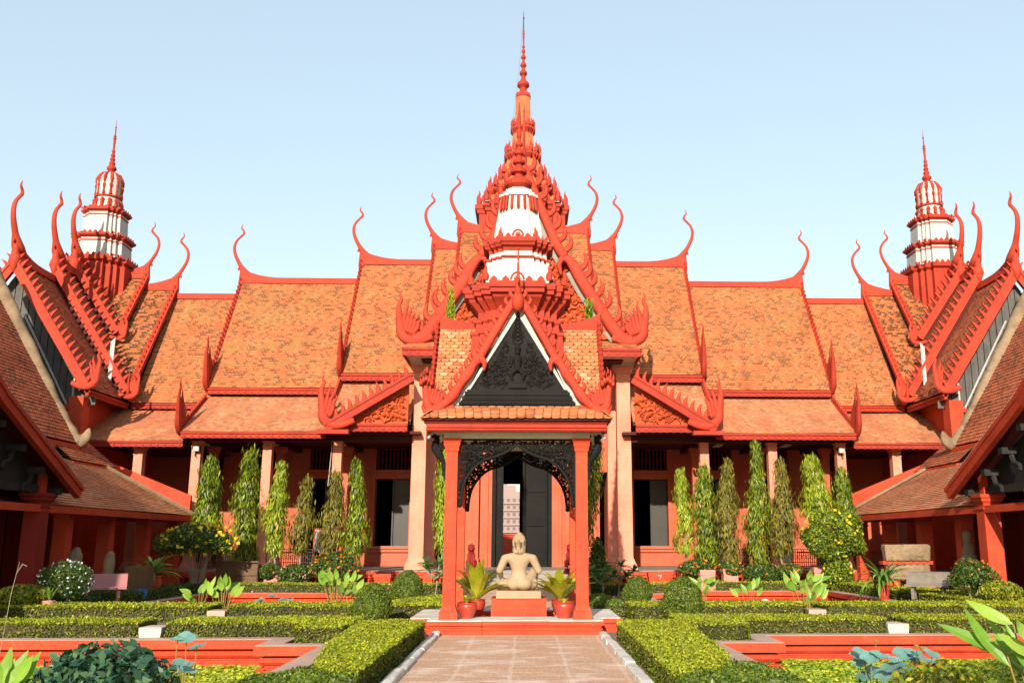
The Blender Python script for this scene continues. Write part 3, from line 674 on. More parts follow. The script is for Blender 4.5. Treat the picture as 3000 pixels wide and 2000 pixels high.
GU = [(.0, 12.95), (.22, 12.42), (.42, 11.9), (.66, 11.35), (.86, 10.85), (1.06, 10.4), (1.26, 10.1)]
for s in (-1, 1):
    for P in ([(0, 12.85), (1.5, 9.85)], [(1.5, 9.85), (3.3, 7.4)]):
        (a, za), (b, zb) = P; yb = 32
        A, B_, C_, D_ = (s*b, 27.1, zb), (s*b, yb, zb), (s*a, yb, za), (s*a, 27.1, za)
        if s > 0: sk.slope(A, B_, C_, D_)
        else: sk.slope(B_, A, D_, C_)
sk.obj('porch_tiled_roof', 'tile', hall)
fz = MB(True); fringe(fz, 'x', -3.05, 3.05, 27.24, 7.6, 7.95, step=.24)
inside = lambda a, b: 0 < b < 4.6 and abs(a) < (2.75-b*.62 if b < 2.2 else (4.75-b)*.53)
fz.prism([(-3.0, 7.95), (3.0, 7.95), (1.35, 10.1), (0, 12.7), (-1.35, 10.1)], (0, 27.4, 0), (1, 0, 0), (0, 0, 1), .12)
carve(fz, lambda a, b: inside(abs(a)+.12, b), (.0, 2.9, .05, 4.4), (1, 0, 0), (0, 0, 1), (0, 27.32, 7.97), (.08, .24), 75, .062, .035, 5, mirror=True)
for s in (-1, 1):
    fz.prism([(s*3.35, 5.06), (s*5.3, 5.06), (s*3.35, 6.25)], (0, 27.4, 0), (1, 0, 0), (0, 0, 1), .1)
    carve(fz, lambda a, b: b > .03 and a > .05 and b < (1.9-a)*.55, (.0, 1.9, .02, 1.1), (s, 0, 0), (0, 0, 1), (s*3.38, 27.34, 5.1), (.05, .19), 46, .055, .05*s, 8+s)
fz.obj('carved_pediment', 'scroll', hall)
sf = MB(True); bg_ = MB(True)
for s in (-1, 1):
    up = smoothline([(s*a, 27.02, b) for a, b in GU], 4); lo = smoothline([(s*a, 27.02, b) for a, b in GL], 4)
    ribbon(bg_, up, [.13]*len(up), (0, -1, 0), .2)
    n = len(lo); ribbon(bg_, lo, [.165 if i < n*.6 else max(.03, .165-.13*(i/n-.6)/.4) for i in range(n)], (0, -1, 0), .2)
    ribbon(sf, smoothline([(s*(a-.15), 27.25, b-.12) for a, b in GU], 2), [.085]*(6*2+1), (0, -1, 0), .1)
    ribbon(sf, smoothline([(s*(a-.18), 27.25, b-.10) for a, b in GL[1:8]], 2), [.085]*(6*2+1), (0, -1, 0), .1)
    for L, m, hh in ((GU, 7, .52), (GL[:8], 9, .55)):
        pts = smoothline([(s*a, 27.0, b) for a, b in L], 6)
        for i in range(m):
            c = pts[int((i+.5)/m*(len(pts)-1))]+Vector((s*.08, 0, .08))
            q = smoothline([(0, 0, .10), (s*.16, .12, .085), (s*.2, .32, .06), (s*.13, hh, .006)], 3)
            bg_.tube([c+Vector((a, 0, b)) for a, b, _ in q], [r for *_, r in q], 6, 1, up=(0, -1, 0), fb=.5)
    naga(bg_, (s*3.45, 26.95, 7.52), (-s, 0, 0), (0, 0, 1), 1.05, crest=5)
horn(bg_, (0, 26.98, 13.0), (0, -1, 0), 1.0)
sf.obj('white_soffit_board', 'concrete', hall); bg_.obj('curved_bargeboard', 'trim', hall, smooth=True)
# ---- great spire over the crossing
SX, SY = -.1, 38.
def flames(mb, cx, cy, h, z, fh, n, w=None):
    w = w or fh*.45
    for k in range(4):
        a = k*pi/2; U = Vector((cos(a), sin(a), 0)); N = Vector((sin(a), -cos(a), 0))
        for i in range(n):
            u = (i+.5)/n*2-1; r = h*(1. if abs(u) < .5 else (.84 if abs(u) < .8 else .7))
            hh = fh*(1.0 if abs(u) < .55 else .85)
            mb.prism([(-w/2, 0), (-w*.5, hh*.35), (-w*.32, hh*.6), (0, hh), (w*.32, hh*.6), (w*.5, hh*.35), (w/2, 0)], Vector((cx, cy, z))+N*r+U*u*h, U, (0, 0, 1), fh*.14)
def corner_flames(mb, cx, cy, h, z, fh, ks=((1, .5), (.82, .82), (.5, 1))):
    for sx in (-1, 1):
        for sy in (-1, 1):
            for a, b in ks:
                U = Vector((sx, 0, 0)); c = Vector((cx+sx*h*a, cy+sy*h*b, z))
                q = smoothline([(0, 0, fh*.16), (-.03*fh, .25*fh, fh*.2), (.03*fh, .5*fh, fh*.13), (-.04*fh, .78*fh, fh*.06), (.03*fh, fh, fh*.01)], 3)
                mb.tube([c+Vector((x*sx, 0, y)) for x, y, _ in q], [r for *_, r in q], 6, 1., up=(0, -1, 0), fb=.5)
red = MB(True); til = MB(True)
redent(red, SX, SY, [(1.82, 8), (1.80, 15.1), (1.88, 15.15), (1.9, 15.28), (1.98, 15.33), (1.98, 15.5), (1.85, 15.55)])
for (h0, z0, h1) in ((1.42, 16.15, 1.5), (1.0, 16.85, 1.06), (.74, 17.9, .80), (.48, 19.2, .54)):
    redent(red, SX, SY, [(h0*.86, z0-.32), (h0*.9, z0-.1), (h0, z0-.02), (h1, z0+.06), (h1, z0+.14), (h0, z0+.2)])
redent(til, SX, SY, [(1.55, 15.5), (1.3, 16.1)]); redent(til, SX, SY, [(1.25, 16.3), (.92, 16.9)]); redent(til, SX, SY, [(.88, 17.0), (.64, 17.85)]); redent(til, SX, SY, [(.55, 18.0), (.42, 19.1)]); redent(til, SX, SY, [(.36, 19.3), (.30, 20.9)])
for h, z, fh, n in ((1.95, 15.52, .55, 7), (1.47, 16.33, .5, 6), (1.03, 17.05, .45, 5), (.77, 18.1, .42, 4), (.51, 19.4, .32, 4)):
    flames(red, SX, SY, h*.97, z, fh*.62, n); corner_flames(red, SX, SY, h*.93, z, fh*1.15)
redent(red, SX, SY, [(.33, 20.85), (.33, 20.95), (.28, 21.05), (.2, 21.1)])
til.obj('spire_tiles', 'spire_tile', hall)
red.lathe(SX, SY, [(.2, 21.08), (.15, 21.2), (.16, 21.3), (.27, 21.42), (.26, 21.55), (.14, 21.68), (.10, 21.8), (.10, 21.9), (.17, 22.0), (.16, 22.1), (.08, 22.2), (.07, 22.3), (.14, 22.4), (.13, 22.48), (.06, 22.6), (.05, 22.7), (.11, 22.78), (.10, 22.86), (.045, 22.98), (.085, 23.08), (.08, 23.14), (.04, 23.24), (.07, 23.33), (.03, 23.43), (.045, 23.95), (.055, 24.0), (.03, 24.06), (.05, 24.12), (.02, 24.2), (.005, 24.26)], 14)
red.obj('spire', 'red2', hall)
m = MB(True); m.tube([(SX, SY, 24.2), (SX, SY, 25.08)], [.026, .012], 5); m.ball((SX, SY, 24.75), .045, 6, 4)
m.tube([(SX-.02, SY-.02, 24.75), (SX-.22, SY-.3, 21.6), (SX-.55, SY-.6, 18.1)], .006, 4); m.obj('lightning_rod', 'iron', hall)
o = MB(True); o.tube([(-5.66, 27.98, 4.7), (-5.66, 27.98, 4.4), (-5.72, 27.98, 3.3)], .012, 5); o.obj('drain_pipe', 'white', hall)
# lamps under the eaves and a wall lamp on the outer column
for s in (-1, 1):
    for x in (5.8, 7.9, 10.0):
        o = MB(True); o.box(s*x-.03+.2, s*x+.03+.35, 28.5, 29.1, 4.58, 4.62); o.obj('strip_light', 'white', hall)
    o = MB(True); x = s*9.66; o.box(x-.07-s*.05, x+.09-s*.05, 27.80, 27.93, 4.30, 4.45); lo_ = o.obj('wall_lamp', 'white', hall)
    o = MB(True); o.box(x-.08-s*.05, x+.10-s*.05, 27.93, 28.0, 4.28, 4.47); o.tube([(x, 27.98, 4.28), (x, 27.95, 4.18), (x+.02, 27.9, 4.16)], .018, 5); o.obj('lamp_housing', 'iron', lo_)
# ================================================================ GALLERY WINGS AND CORNER TOWERS (drawn for the left, mirrored for the right)
def wing(s, label):
    T = thing('gallery_wing', label, 'museum building', bw((s*11.5, 24, .45)), 'gallery wings beside the court')
    X = lambda x: x*(-s)                                # left-hand x -> this side
    def sl(mb, A, B_, C_, D_, **k):
        P = [(X(p[0]), p[1], p[2]) for p in (A, B_, C_, D_)]
        if s > 0: P = [P[1], P[0], P[3], P[2]]
        mb.slope(*P, **k)
    bx = lambda mb, x0, x1, *r: mb.box(*sorted((X(x0), X(x1))), *r)
    til = MB(True); old = MB(True); low = MB(True); bd = MB(True); rd = MB(True); fn = MB(True); vg = MB(True)
    # crossing pavilion: E (faces the camera), F above it; S2, S3 their twins facing the court
    sl(til, (-14.9, 29, 6.22), (-12.25, 29, 6.22), (-12.25, 32, 10.35), (-14.9, 32, 10.35))
    sl(til, (-14.9, 30.2, 8.35), (-13.3, 30.2, 8.35), (-13.3, 32, 10.78), (-14.9, 32, 10.78))
    sl(old, (-12.2, 29, 6.22), (-12.2, 32, 6.22), (-14.9, 32, 10.3), (-14.9, 29, 10.3))
    sl(old, (-13.2, 30.2, 8.35), (-13.2, 32, 8.35), (-14.9, 32, 10.7), (-14.9, 30.2, 10.7))
    sl(old, (-12.42, 26.75, 6.0), (-12.42, 29.02, 6.0), (-14.9, 29.02, 9.75), (-14.9, 26.75, 9.75))
    for (y0, y1, xe, ze, zr) in ((27.2, 29, -12.42, 6.0, 9.75), (29.02, 34.9, -12.25, 6.22, 10.3), (30.22, 33.7, -13.25, 8.35, 10.7)):
        bd.prism([(X(xe-.08), ze-.14), (X(xe-.08), ze-.04), (X(-14.9), zr-.05), (X(-29.8-xe+.08), ze-.04), (X(-29.8-xe+.08), ze-.14)], (0, (y0+y1)/2, 0), (1, 0, 0), (0, 0, 1), y1-y0)
    bd.prism([(29.08, 6.08), (29.08, 6.18), (32, 10.3), (34.9, 6.18), (34.9, 6.08)], (X(-13.6), 0, 0), (0, 1, 0), (0, 0, 1), 2.6)
    bd.prism([(30.28, 8.2), (30.28, 8.31), (32, 10.73), (33.7, 8.31), (33.7, 8.2)], (X(-14.1), 0, 0), (0, 1, 0), (0, 0, 1), 1.55)
    bd.obj('roof_body', 'soffit', T)
    # ridge caps with flared ends + finials
    def rdg(x0, x1, y, z, out): a, b = sorted((X(x0), X(x1))); ridge(rd, a, b, y, z, (1 if X(1) > 0 else -1)*(1 if out > 0 else -1))
    rdg(-14.3, -12.25, 32, 10.35, 1); rdg(-14.9, -13.3, 32, 10.78, 1)
    ridge(rd, 26.75, 29, X(-14.9), 9.78, -1, ax='y'); ridge(rd, 29, 32, X(-14.9), 10.35, -1, ax='y'); ridge(rd, 30.2, 32, X(-14.9), 10.75, -1, ax='y')
    o = (X(1), 0, 0)
    horn(fn, (X(-12.25), 32, 10.5), o, .98); horn(fn, (X(-13.3), 32, 10.93), o, .95)
    for y, z in ((26.7, 9.95), (28.98, 10.5), (30.18, 10.9)): horn(fn, (X(-14.9), y, z), (0, -1, 0), 1.12, thick=1.35); fn.ball((X(-14.9), y-.03, z-.18), (.17, .15, .25), 12, 8)
    horn(fn, (X(-14.9), 37, 10.3), (0, 1, 0), .9)
    rd.obj('ridge_cap', 'trim', T); fn.obj('finial', 'trim', T, smooth=True)
    def rk(x0, y0, z0, x1, y1, z1, n, teeth, w=.2, hook=.26, mb=vg): rake(mb, (X(x0), y0, z0), (X(x1), y1, z1), (n[0]*(-s), n[1], 0), w, .12, teeth, hook, .13, -.35, vert=False)
    rk(-12.22, 32, 10.45, -12.22, 28.95, 6.22, (1, 0), 22, .14, .15); rk(-13.27, 32, 10.88, -13.27, 30.15, 8.35, (1, 0), 13, .14, .15)
    rk(-14.9, 28.95, 10.42, -12.2, 28.95, 6.3, (0, -1), 20, .22, .3); rk(-14.9, 30.15, 10.85, -13.2, 30.15, 8.42, (0, -1), 12, .22, .3)
    rk(-14.9, 26.7, 9.86, -12.4, 26.7, 6.12, (0, -1), 20, .24, .3); rk(-14.9, 26.7, 9.86, -17.4, 26.7, 6.12, (0, -1), 20, .24, .3)
    naga(vg, (X(-12.05), 28.9, 6.1), (-1*(-s), 0, 0), (0, 0, 1), .62, crest=3); naga(vg, (X(-12.3), 26.65, 6.05), (-1*(-s), 0, 0), (0, 0, 1), .75, crest=2)
    naga(vg, (X(-13.1), 30.1, 8.2), (-1*(-s), 0, 0), (0, 0, 1), .55, crest=3); naga(vg, (X(-12.2), 29.0, 6.05), (0, 1, 0), (0, 0, 1), .62, crest=3)
    vg.obj('bargeboard', 'trim', T)
    fl = MB(True); fl.prism([(0, 0), (.0, 1.4), (.16, 1.25), (.14, 0)], (X(-12.75), 28.9, 6.55), (s*.8, 0, -.0), (0, 0, 1), .02)
    fl.prism([(-13.2*-s*1, 0)]*0 or [(0, 0), (-.25*s, 1.2), (-.1*s, 1.2), (.16*s, .1)], (X(-12.58), 28.84, 6.5), (1, 0, 0), (0, 0, 1), .02) if False else None
    fl.obj('lead_flashing', 'white', T)
    # boarded pediment of the southern gable, wall and pilaster below
    gb = MB(True); n = 22
    for i in range(n):
        x0 = -17.2+i*4.9/n; x1 = x0+4.9/n-.025; top = lambda x: 9.6-abs(x+14.9)*1.5
        z0 = 5.55
        if top(x0) > z0+.1 or top(x1) > z0+.1:
            gb.prism([(X(x0), z0), (X(x1), z0), (X(x1), max(z0, top(x1))), (X(x0), max(z0, top(x0)))], (0, 27.08, 0), (1, 0, 0), (0, 0, 1), .05)
    gb.obj('boarded_pediment', 'grey_wood', T)
    w = MB(True); w.prism([(X(-17.3), .45), (X(-12.9), .45), (X(-12.9), 6.3), (X(-14.9), 9.5), (X(-17.3), 6.3)], (0, 27.2, 0), (1, 0, 0), (0, 0, 1), .1)
    bx(w, -13.05, -12.85, 27.2, 31, .45, 6.05); bx(w, -12.9, -12.5, 26.7, 27.15, 3.2, 5.75); bx(w, -17, -13, 26.95, 27.14, 5.42, 5.54)
    bx(w, -13.4, -12.4, 30.9, 31.9, .45, 4.6)
    # raking wall above the gallery roof, facing the court
    w.prism([(X(-12.9), 3.2), (X(-12.9), 4.32), (X(-12.55), 4.20), (X(-9.45), 2.98), (X(-9.45), 2.45), (X(-9.8), 2.45)], (0, 27.33, 0), (1, 0, 0), (0, 0, 1), .12)
    w.obj('wall', 'red', T)
    wh = MB(True); bx(wh, -13.1, -12.5, 27.0, 27.06, 5.50, 5.56); wh.tube([(X(-14.6), 26.98, 8.2), (X(-13.1), 26.98, 5.55)], .03, 4)
    bx(wh, -12.98, -12.93, 26.98, 27.04, 5.7, 6.3); wh.obj('white_flashing', 'white', T)
    e = MB(True); rake(e, (X(-12.42), 26.7, 5.9), (X(-12.42), 29.4, 5.9), (s*-1, 0, 0), .14, .1); e.obj('eave_board', 'red2', T)
    # lower wing roof with stone verge, its eave, a short step roof, and the veranda roof over the gallery
    sl(old, (-11.85, 13.5, 4.25), (-11.85, 25.3, 4.25), (-14.9, 25.3, 9.1), (-14.9, 13.5, 9.1), rh=.16)
    sl(old, (-11.35, 24.0, 3.72), (-11.35, 26.6, 3.72), (-12.3, 26.6, 4.5), (-12.3, 24.0, 4.5), rh=.16)
    old.obj('old_tiled_roof', 'tile4', T); til.obj('tiled_roof', 'tile2', T)
    sv = MB(True); q = smoothline([(-14.9, 25.3, 9.4), (-14.0, 25.3, 7.75), (-13.2, 25.3, 6.35), (-12.5, 25.3, 5.1), (-12.05, 25.3, 4.42), (-11.8, 25.3, 4.2)], 5)
    q = [Vector((X(p[0]), p[1], p[2]+.05)) for p in q]; sv.tube(q, [.19+.02*sin(i*1.7) for i in range(len(q))], 8, 1, up=(0, 1, 0), fb=.8)
    hd = smoothline([(-11.95, 4.25, .16), (-11.78, 4.30, .17), (-11.66, 4.42, .15), (-11.62, 4.52, .11), (-11.60, 4.60, .07), (-11.58, 4.66, .02)], 4)
    sv.tube([(X(a), 25.28, b) for a, b, c in hd], [c for *_, c in hd], 8, 1, up=(0, 1, 0), fb=.6)
    sv.obj('stone_verge', 'oldstone', T, smooth=True)
    rb = MB(True); rb.prism([(X(-11.95), 4.0), (X(-11.95), 4.18), (X(-14.9), 8.95), (X(-17.8), 4.18), (X(-17.8), 4.0)], (0, 19.35, 0), (1, 0, 0), (0, 0, 1), 11.8)
    rb.prism([(X(-9.35), 2.32), (X(-12.6), 4.05), (X(-12.6), 3.6)], (0, 22.2, 0), (1, 0, 0), (0, 0, 1), 8.8); rb.obj('roof_underside', 'soffit', T)
    eb = MB(True); bx(eb, -11.9, -11.78, 13.5, 25.35, 4.02, 4.2); bx(eb, -11.4, -11.3, 24, 26.7, 3.5, 3.68); bx(eb, -9.32, -9.2, 13, 27.0, 2.24, 2.38); bx(eb, -11.4, -9.2, 27.0, 27.1, 2.24, 2.36)
    eb.obj('eave_board', 'red', T)
    sl(low, (-9.22, 18.5, 2.4), (-9.22, 26.9, 2.4), (-11.3, 25.9, 3.62), (-11.9, 18.5, 3.95), rh=.15)
    sl(low, (-9.22, 26.9, 2.4), (-9.45, 27.27, 2.5), (-12.3, 27.27, 4.0), (-11.3, 25.9, 3.62), rh=.15)
    low.obj('veranda_tiled_roof', 'tile3', T)
    hp = MB(True); hp.tube([(X(-11.3), 25.9, 3.68), (X(-9.22), 26.9, 2.46)], .05, 5); hp.obj('hip_tiles', 'oldstone', T)
    # porch gable turned to the court: rake, dark boarded pediment, beam, brackets
    pg = MB(True); gx = X(-8.95)
    def rk2(mb, P0, P1, w, t): rake(mb, P0, P1, (X(1), 0, 0), w, t)
    rk2(pg, (gx, 13.2, 6.2), (gx, 16.3, 4.2), .2, .12); rk2(pg, (gx, 16.3, 4.2), (gx, 19.45, 2.72), .2, .12)
    rk2(pg, (gx, 13.2, 6.2), (gx, 10.1, 4.2), .2, .12); rk2(pg, (gx, 10.1, 4.2), (gx, 6.9, 2.72), .2, .12)
    pg.obj('bargeboard', 'trim', T)
    te = MB(True)
    for i in range(54):
        t = i/53; y = 16.0+t*3.45; z = 4.39-.47*(y-16.0)+.03; te.ball((gx-.02*s, y, z), (.05, .035, .03), 6, 4)
    for m in (1, -1):
        ya = lambda y: 13.2+m*(y-13.2)
        for (a, za, b, zb) in ((13.2, 6.25, 16.3, 4.28), (16.3, 4.28, 19.45, 2.80)):
            P = [(-9.0, ya(b), zb), (-11.9, ya(b), zb), (-11.9, ya(a), za), (-9.0, ya(a), za)]
            if m < 0: P = [P[1], P[0], P[3], P[2]]
            sl(te, *P) if te.uv is not None else None
    te.obj('tile_edge', 'oldstone', T)
    tr = MB(True)
    for m in (1, -1):
        ya = lambda y: 13.2+m*(y-13.2)
        for (a, za, b, zb) in ((13.2, 6.25, 16.3, 4.28), (16.3, 4.28, 19.45, 2.80)):
            P = [(-9.0, ya(b), zb), (-11.9, ya(b), zb), (-11.9, ya(a), za), (-9.0, ya(a), za)]
            if m > 0: P = [P[1], P[0], P[3], P[2]]
            sl(tr, *P)
    tr.obj('porch_tiled_roof', 'tile4', T)
    sf = MB(True)
    for (a, za, b, zb) in ((13.2, 6.1, 16.3, 4.1), (16.3, 4.1, 19.4, 2.64)):
        for m in (1, -1):
            ya = lambda y: 13.2+m*(y-13.2)
            sf.prism([(ya(a), za), (ya(b), zb), (ya(b), zb+.05), (ya(a), za+.05)], (X(-10.4), 0, 0), (0, 1, 0), (0, 0, 1), 2.8)
    sf.obj('porch_soffit', 'soffit', T)
    br = MB(True)
    for i in range(4):
        y = 16.6+i*.75; z = 4.02-.47*(y-16.2)-.05
        bx(br, -9.38, -9.05, y-.08, y+.08, z-.14, z-.02)
        q = smoothline([(y, z-.1, .07), (y-.1, z-.3, .06), (y-.28, z-.36, .05), (y-.3, z-.5, .04)], 3); br.tube([(X(-9.25), a, b) for a, b, _ in q], [c*.8 for *_, c in q], 6)
    br.obj('roof_bracket', 'darkwood', T)
    pb = MB(True)
    pb.prism([(8.2, 2.70), (18.6, 2.70), (18.6, 2.95), (16.25, 4.02), (13.2, 5.9), (10.2, 4.0), (8.2, 2.95)], (X(-9.40), 0, 0), (0, 1, 0), (0, 0, 1), .08)
    bx(pb, -9.50, -9.27, 8.2, 18.45, 2.60, 2.75); pb.obj('dark_pediment', 'darkwood', T)
    # columns of the porch and the gallery
    for (x, y) in ((-9.36, 18.65), (-9.36, 16.5), (-10.9, 18.65), (-10.9, 16.5)):
        column(T, X(x), y, .45, 2.60, .17, mat='dred' if s < 0 else 'red', cap=.3);  # left porch columns take a darker red: their shade is in the colour
        if x > -10: p = MB(True); p.box(X(x)-.1, X(x)+.1, y-.1, y+.1, 2.6, 3.1); p.obj('post', 'red', T)
    for y in (20.6, 22.7, 24.9, 27.0):
        column(T, X(-9.75), y, .45, 2.36, .15, mat='red', cap=.24)
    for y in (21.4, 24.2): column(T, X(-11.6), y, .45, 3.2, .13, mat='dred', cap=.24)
    fl2 = MB(True); bx(fl2, -13, -9.3, 13, 30.8, .40, .56); fl2.obj('gallery_floor', 'concrete', T)
    bw_ = MB(True); bx(bw_, -13.1, -12.9, 13, 27.1, .45, 4.2); bx(bw_, -13, -9.9, 29.0, 29.2, .45, .9)
    for y in (14.5, 17.5, 20.5, 23.2, 25.2): bx(bw_, -12.95, -12.86, y, y+1.0, .5, 2.9)
    bw_.obj('back_wall', 'dred', T)
    dk = MB(True)
    for y in (14.7, 17.7, 20.7, 23.4, 25.4): bx(dk, -12.94, -12.85, y+.1, y+.75, .7, 2.7)
    dk.obj('shutter', 'dark', T)
    # ---------------- corner tower
    tw = thing('corner_tower', ('red and white corner tower on the %s behind three curved roof horns' % ('left' if s < 0 else 'right')), 'tower', bw((X(-14.88), 32, 8)), 'corner towers')
    R_ = MB(True); Wt = MB(True); cx, cy = X(-14.88), 32
    redent(R_, cx, cy, [(1.12, 8), (1.06, 11.0), (.99, 11.02), (.99, 11.08), (1.1, 11.14), (1.12, 11.28), (1.02, 11.30)])
    redent(Wt, cx, cy, [(.86, 11.28), (.81, 12.0)]); redent(R_, cx, cy, [(.845, 11.88), (.845, 11.92)])
    redent(R_, cx, cy, [(.82, 11.99), (.86, 12.02), (.93, 12.06), (.94, 12.14), (.86, 12.16)])
    redent(Wt, cx, cy, [(.68, 12.14), (.63, 13.02)]); redent(R_, cx, cy, [(.66, 12.88), (.66, 12.92)])
    redent(R_, cx, cy, [(.64, 13.0), (.68, 13.03), (.74, 13.06), (.75, 13.13), (.68, 13.15)])
    for h, z, fh, n in ((1.08, 11.28, .12, 11), (.90, 12.14, .11, 10), (.71, 13.13, .10, 8)): flames(R_, cx, cy, h, z, fh, n, w=.13)
    Wt.lathe(cx, cy, [(.46, 13.2), (.44, 13.5), (.41, 13.52), (.42, 14.2), (.43, 14.25), (.40, 14.42), (.30, 14.58), (.16, 14.66), (.1, 14.68)], 20)
    R_.lathe(cx, cy, [(.5, 13.2), (.5, 13.26), (.45, 13.28), (.45, 13.3)], 20); R_.lathe(cx, cy, [(.46, 13.66), (.47, 13.68), (.46, 13.72)], 20)
    for k in range(12):
        a = k*pi/6; c, d = cos(a), sin(a)
        R_.tube([(cx+.45*c, cy+.45*d, 13.3), (cx+.45*c, cy+.45*d, 13.52), (cx+.44*c, cy+.44*d, 13.6)], [.075, .075, .03], 5)
        R_.tube([(cx+.425*c, cy+.425*d, 13.74), (cx+.42*c, cy+.42*d, 14.1), (cx+.43*c, cy+.43*d, 14.2)], [.06, .06, .015], 5)
        R_.tube([(cx+.45*c, cy+.45*d, 14.2), (cx+.42*c, cy+.42*d, 14.35), (cx+.32*c, cy+.32*d, 14.55), (cx+.1*c, cy+.1*d, 14.68)], [.03, .07, .06, .03], 5)
    R_.lathe(cx, cy, [(.14, 14.64), (.10, 14.72), (.16, 14.8), (.17, 14.86), (.09, 14.96), (.11, 15.04), (.07, 15.12), (.095, 15.19), (.055, 15.27), (.08, 15.34), (.045, 15.43), (.065, 15.5), (.035, 15.58), (.045, 15.95), (.06, 16.0), (.035, 16.05), (.055, 16.08), (.025, 16.14), (.02, 16.4), (.035, 16.43), (.015, 16.46), (.004, 16.75)], 12)
    R_.obj('tower_trim', 'red2', tw); Wt.obj('white_walls', 'white', tw)
    return T
wing(-1, 'gallery wing on the left, its porch columns coloured deep red as shade'); wing(1, 'gallery wing on the right, its columns sunlit bright orange red')
# ================================================================ SHRINE PAVILION IN THE MIDDLE OF THE COURT
XC = -.055
shr = thing('shrine_pavilion', 'open red shrine with four square posts, black carved arch and white bell tower', 'shrine', (XC, 19.4, 0))
def W(**k): return MB(world=True)
# plinth: redented ring in moulded courses round a sunk basin
def cshape(m, e):
    o = [(0, 17.9+e), (.62, 17.9+e), (.62, 17.85+e), (1.64-e, 17.85+e), (1.64-e, 18.45+e), (2.02-e, 18.45+e), (2.02-e, 20.9-e), (1.64-e, 20.9-e), (1.64-e, 21.4-e), (0, 21.4-e), (0, 20.5), (.95, 20.5), (.95, 18.8), (0, 18.8)]
    return [(XC+m*x, y) for x, y in o]
P = W(); Wh = W()
for m in (-1, 1):
    for z0, z1, e in ((-.05, .07, .0), (.07, .085, .045), (.085, .115, .03), (.115, .135, .065), (.135, .158, .045), (.158, .17, .07), (.17, .245, .005)):
        P.prism(cshape(m, e), (0, 0, (z0+z1)/2), (1, 0, 0), (0, 1, 0), z1-z0)
    Wh.prism(cshape(m, .02), (0, 0, .2535), (1, 0, 0), (0, 1, 0), .017)
P.obj('plinth', 'red', shr); Wh.obj('plinth_top', 'kerb', shr)
b = W(); b.box(XC-.95, XC+.95, 18.8, 20.5, -.06, .02); b.obj('basin_floor', 'dred', shr)
PO = [(-1.305, 18.17), (1.195, 18.17), (-1.305, 20.62), (1.195, 20.62)]
for x, y in PO:
    p = W(); square(p, x, y, [(.175, .262), (.17, .40), (.15, .42), (.125, .50), (.117, .52), (.113, 3.36), (.135, 3.40), (.14, 3.42), (.13, 3.44), (.155, 3.50), (.16, 3.53), (.15, 3.54), (.18, 3.585), (.185, 3.63)]); p.obj('post', 'red', shr)
c = W(); c.box(XC-1.66, XC+1.66, 17.72, 21.1, 3.752, 3.80)
for y in (18.17, 20.62): c.box(XC-1.42, XC+1.42, y-.09, y+.09, 3.63, 3.75)
for m in (-1, 1): c.box(XC+m*1.25-.09, XC+m*1.25+.09, 18.262, 20.528, 3.63, 3.749)
c.obj('ceiling', 'cream', shr)
f = W()
for z0, z1, o in ((3.72, 3.745, .015), (3.745, 3.775, .04), (3.775, 3.79, .0), (3.79, 3.86, .03), (3.86, 3.875, .005), (3.875, 3.92, .045)):
    e = 1.68+o; f.box(XC-e, XC+e, 17.66-o, 17.715, z0, z1); f.box(XC-e, XC+e, 21.1, 21.14+o, z0, z1)
    for m in (-1, 1): f.box(*sorted((XC+m*1.665, XC+m*e)), 17.716, 21.099, z0, z1)
n = 90
for i in range(n): f.ball((XC-1.68+3.36*(i+.5)/n, 17.625, 3.733), (.016, .016, .013), 6, 4)
f.obj('cornice', 'red2', shr)
def scales(mb, A, B, Cc, D, tw=.165, rh=.098, rag=0.):
    # real fish-scale tiles laid in overlapping courses
    A, B, Cc, D = map(Vector, (A, B, Cc, D)); L = ((D-A).length+(Cc-B).length)/2; n = max(1, int(L/rh)); N = (B-A).cross(D-A).normalized()
    for i in range(n, -1, -1):
        t = i/n; p0 = A+(D-A)*t; p1 = B+(Cc-B)*t; wd = (p1-p0).length; u = (p1-p0)/wd; d = ((D-A)+(Cc-B)).normalized(); d = (d-u*d.dot(u)).normalized()
        k = max(1, round(wd/tw)); w = wd/k; o = (i % 2)*.5
        for j in range(-1 if o else 0, k):
            a0 = max(0, (j+o)*w); a1 = min(wd, (j+1+o)*w)
            if a1-a0 < .02: continue
            ca, r = (a0+a1)/2, (a1-a0)/2-.003; lf = .020+random.uniform(-.004, .006); sk = random.uniform(-.006, .006); tp = rh*1.12
            if i == n: tp = rh*.3
            pts = [(ca-r, tp), (ca-r, .05)]+[(ca-r*cos(pi*q/7), .05-.062*sin(pi*q/7)) for q in range(1, 7)]+[(ca+r, .05), (ca+r, tp)]
            top = [p0+u*x+d*(y+sk)+N*(lf*(1-(y+.02)/(tp+.02))+.004) for x, y in pts]; bot = [q-N*.012 for q in top]
            m_ = len(top); base_ = len(mb.v); mb.v.extend(map(tuple, top+bot)); mb.f.append(tuple(range(base_+m_-1, base_-1, -1)))
            mb.f.extend([(base_+q, base_+(q+1) % m_, base_+m_+(q+1) % m_, base_+m_+q) for q in range(m_)])
    return mb
T_ = W()
z0, z1 = 3.945, 4.235
scales(T_, (XC-1.80, 17.48, z0), (XC+1.80, 17.48, z0), (XC+1.3, 17.97, z1), (XC-1.3, 17.97, z1))
scales(T_, (XC+1.80, 17.48, z0), (XC+1.80, 21.3, z0), (XC+1.6, 20.8, z1-.05), (XC+1.6, 18.0, z1-.05))
scales(T_, (XC-1.80, 21.3, z0), (XC-1.80, 17.48, z0), (XC-1.6, 18.0, z1-.05), (XC-1.6, 20.8, z1-.05))
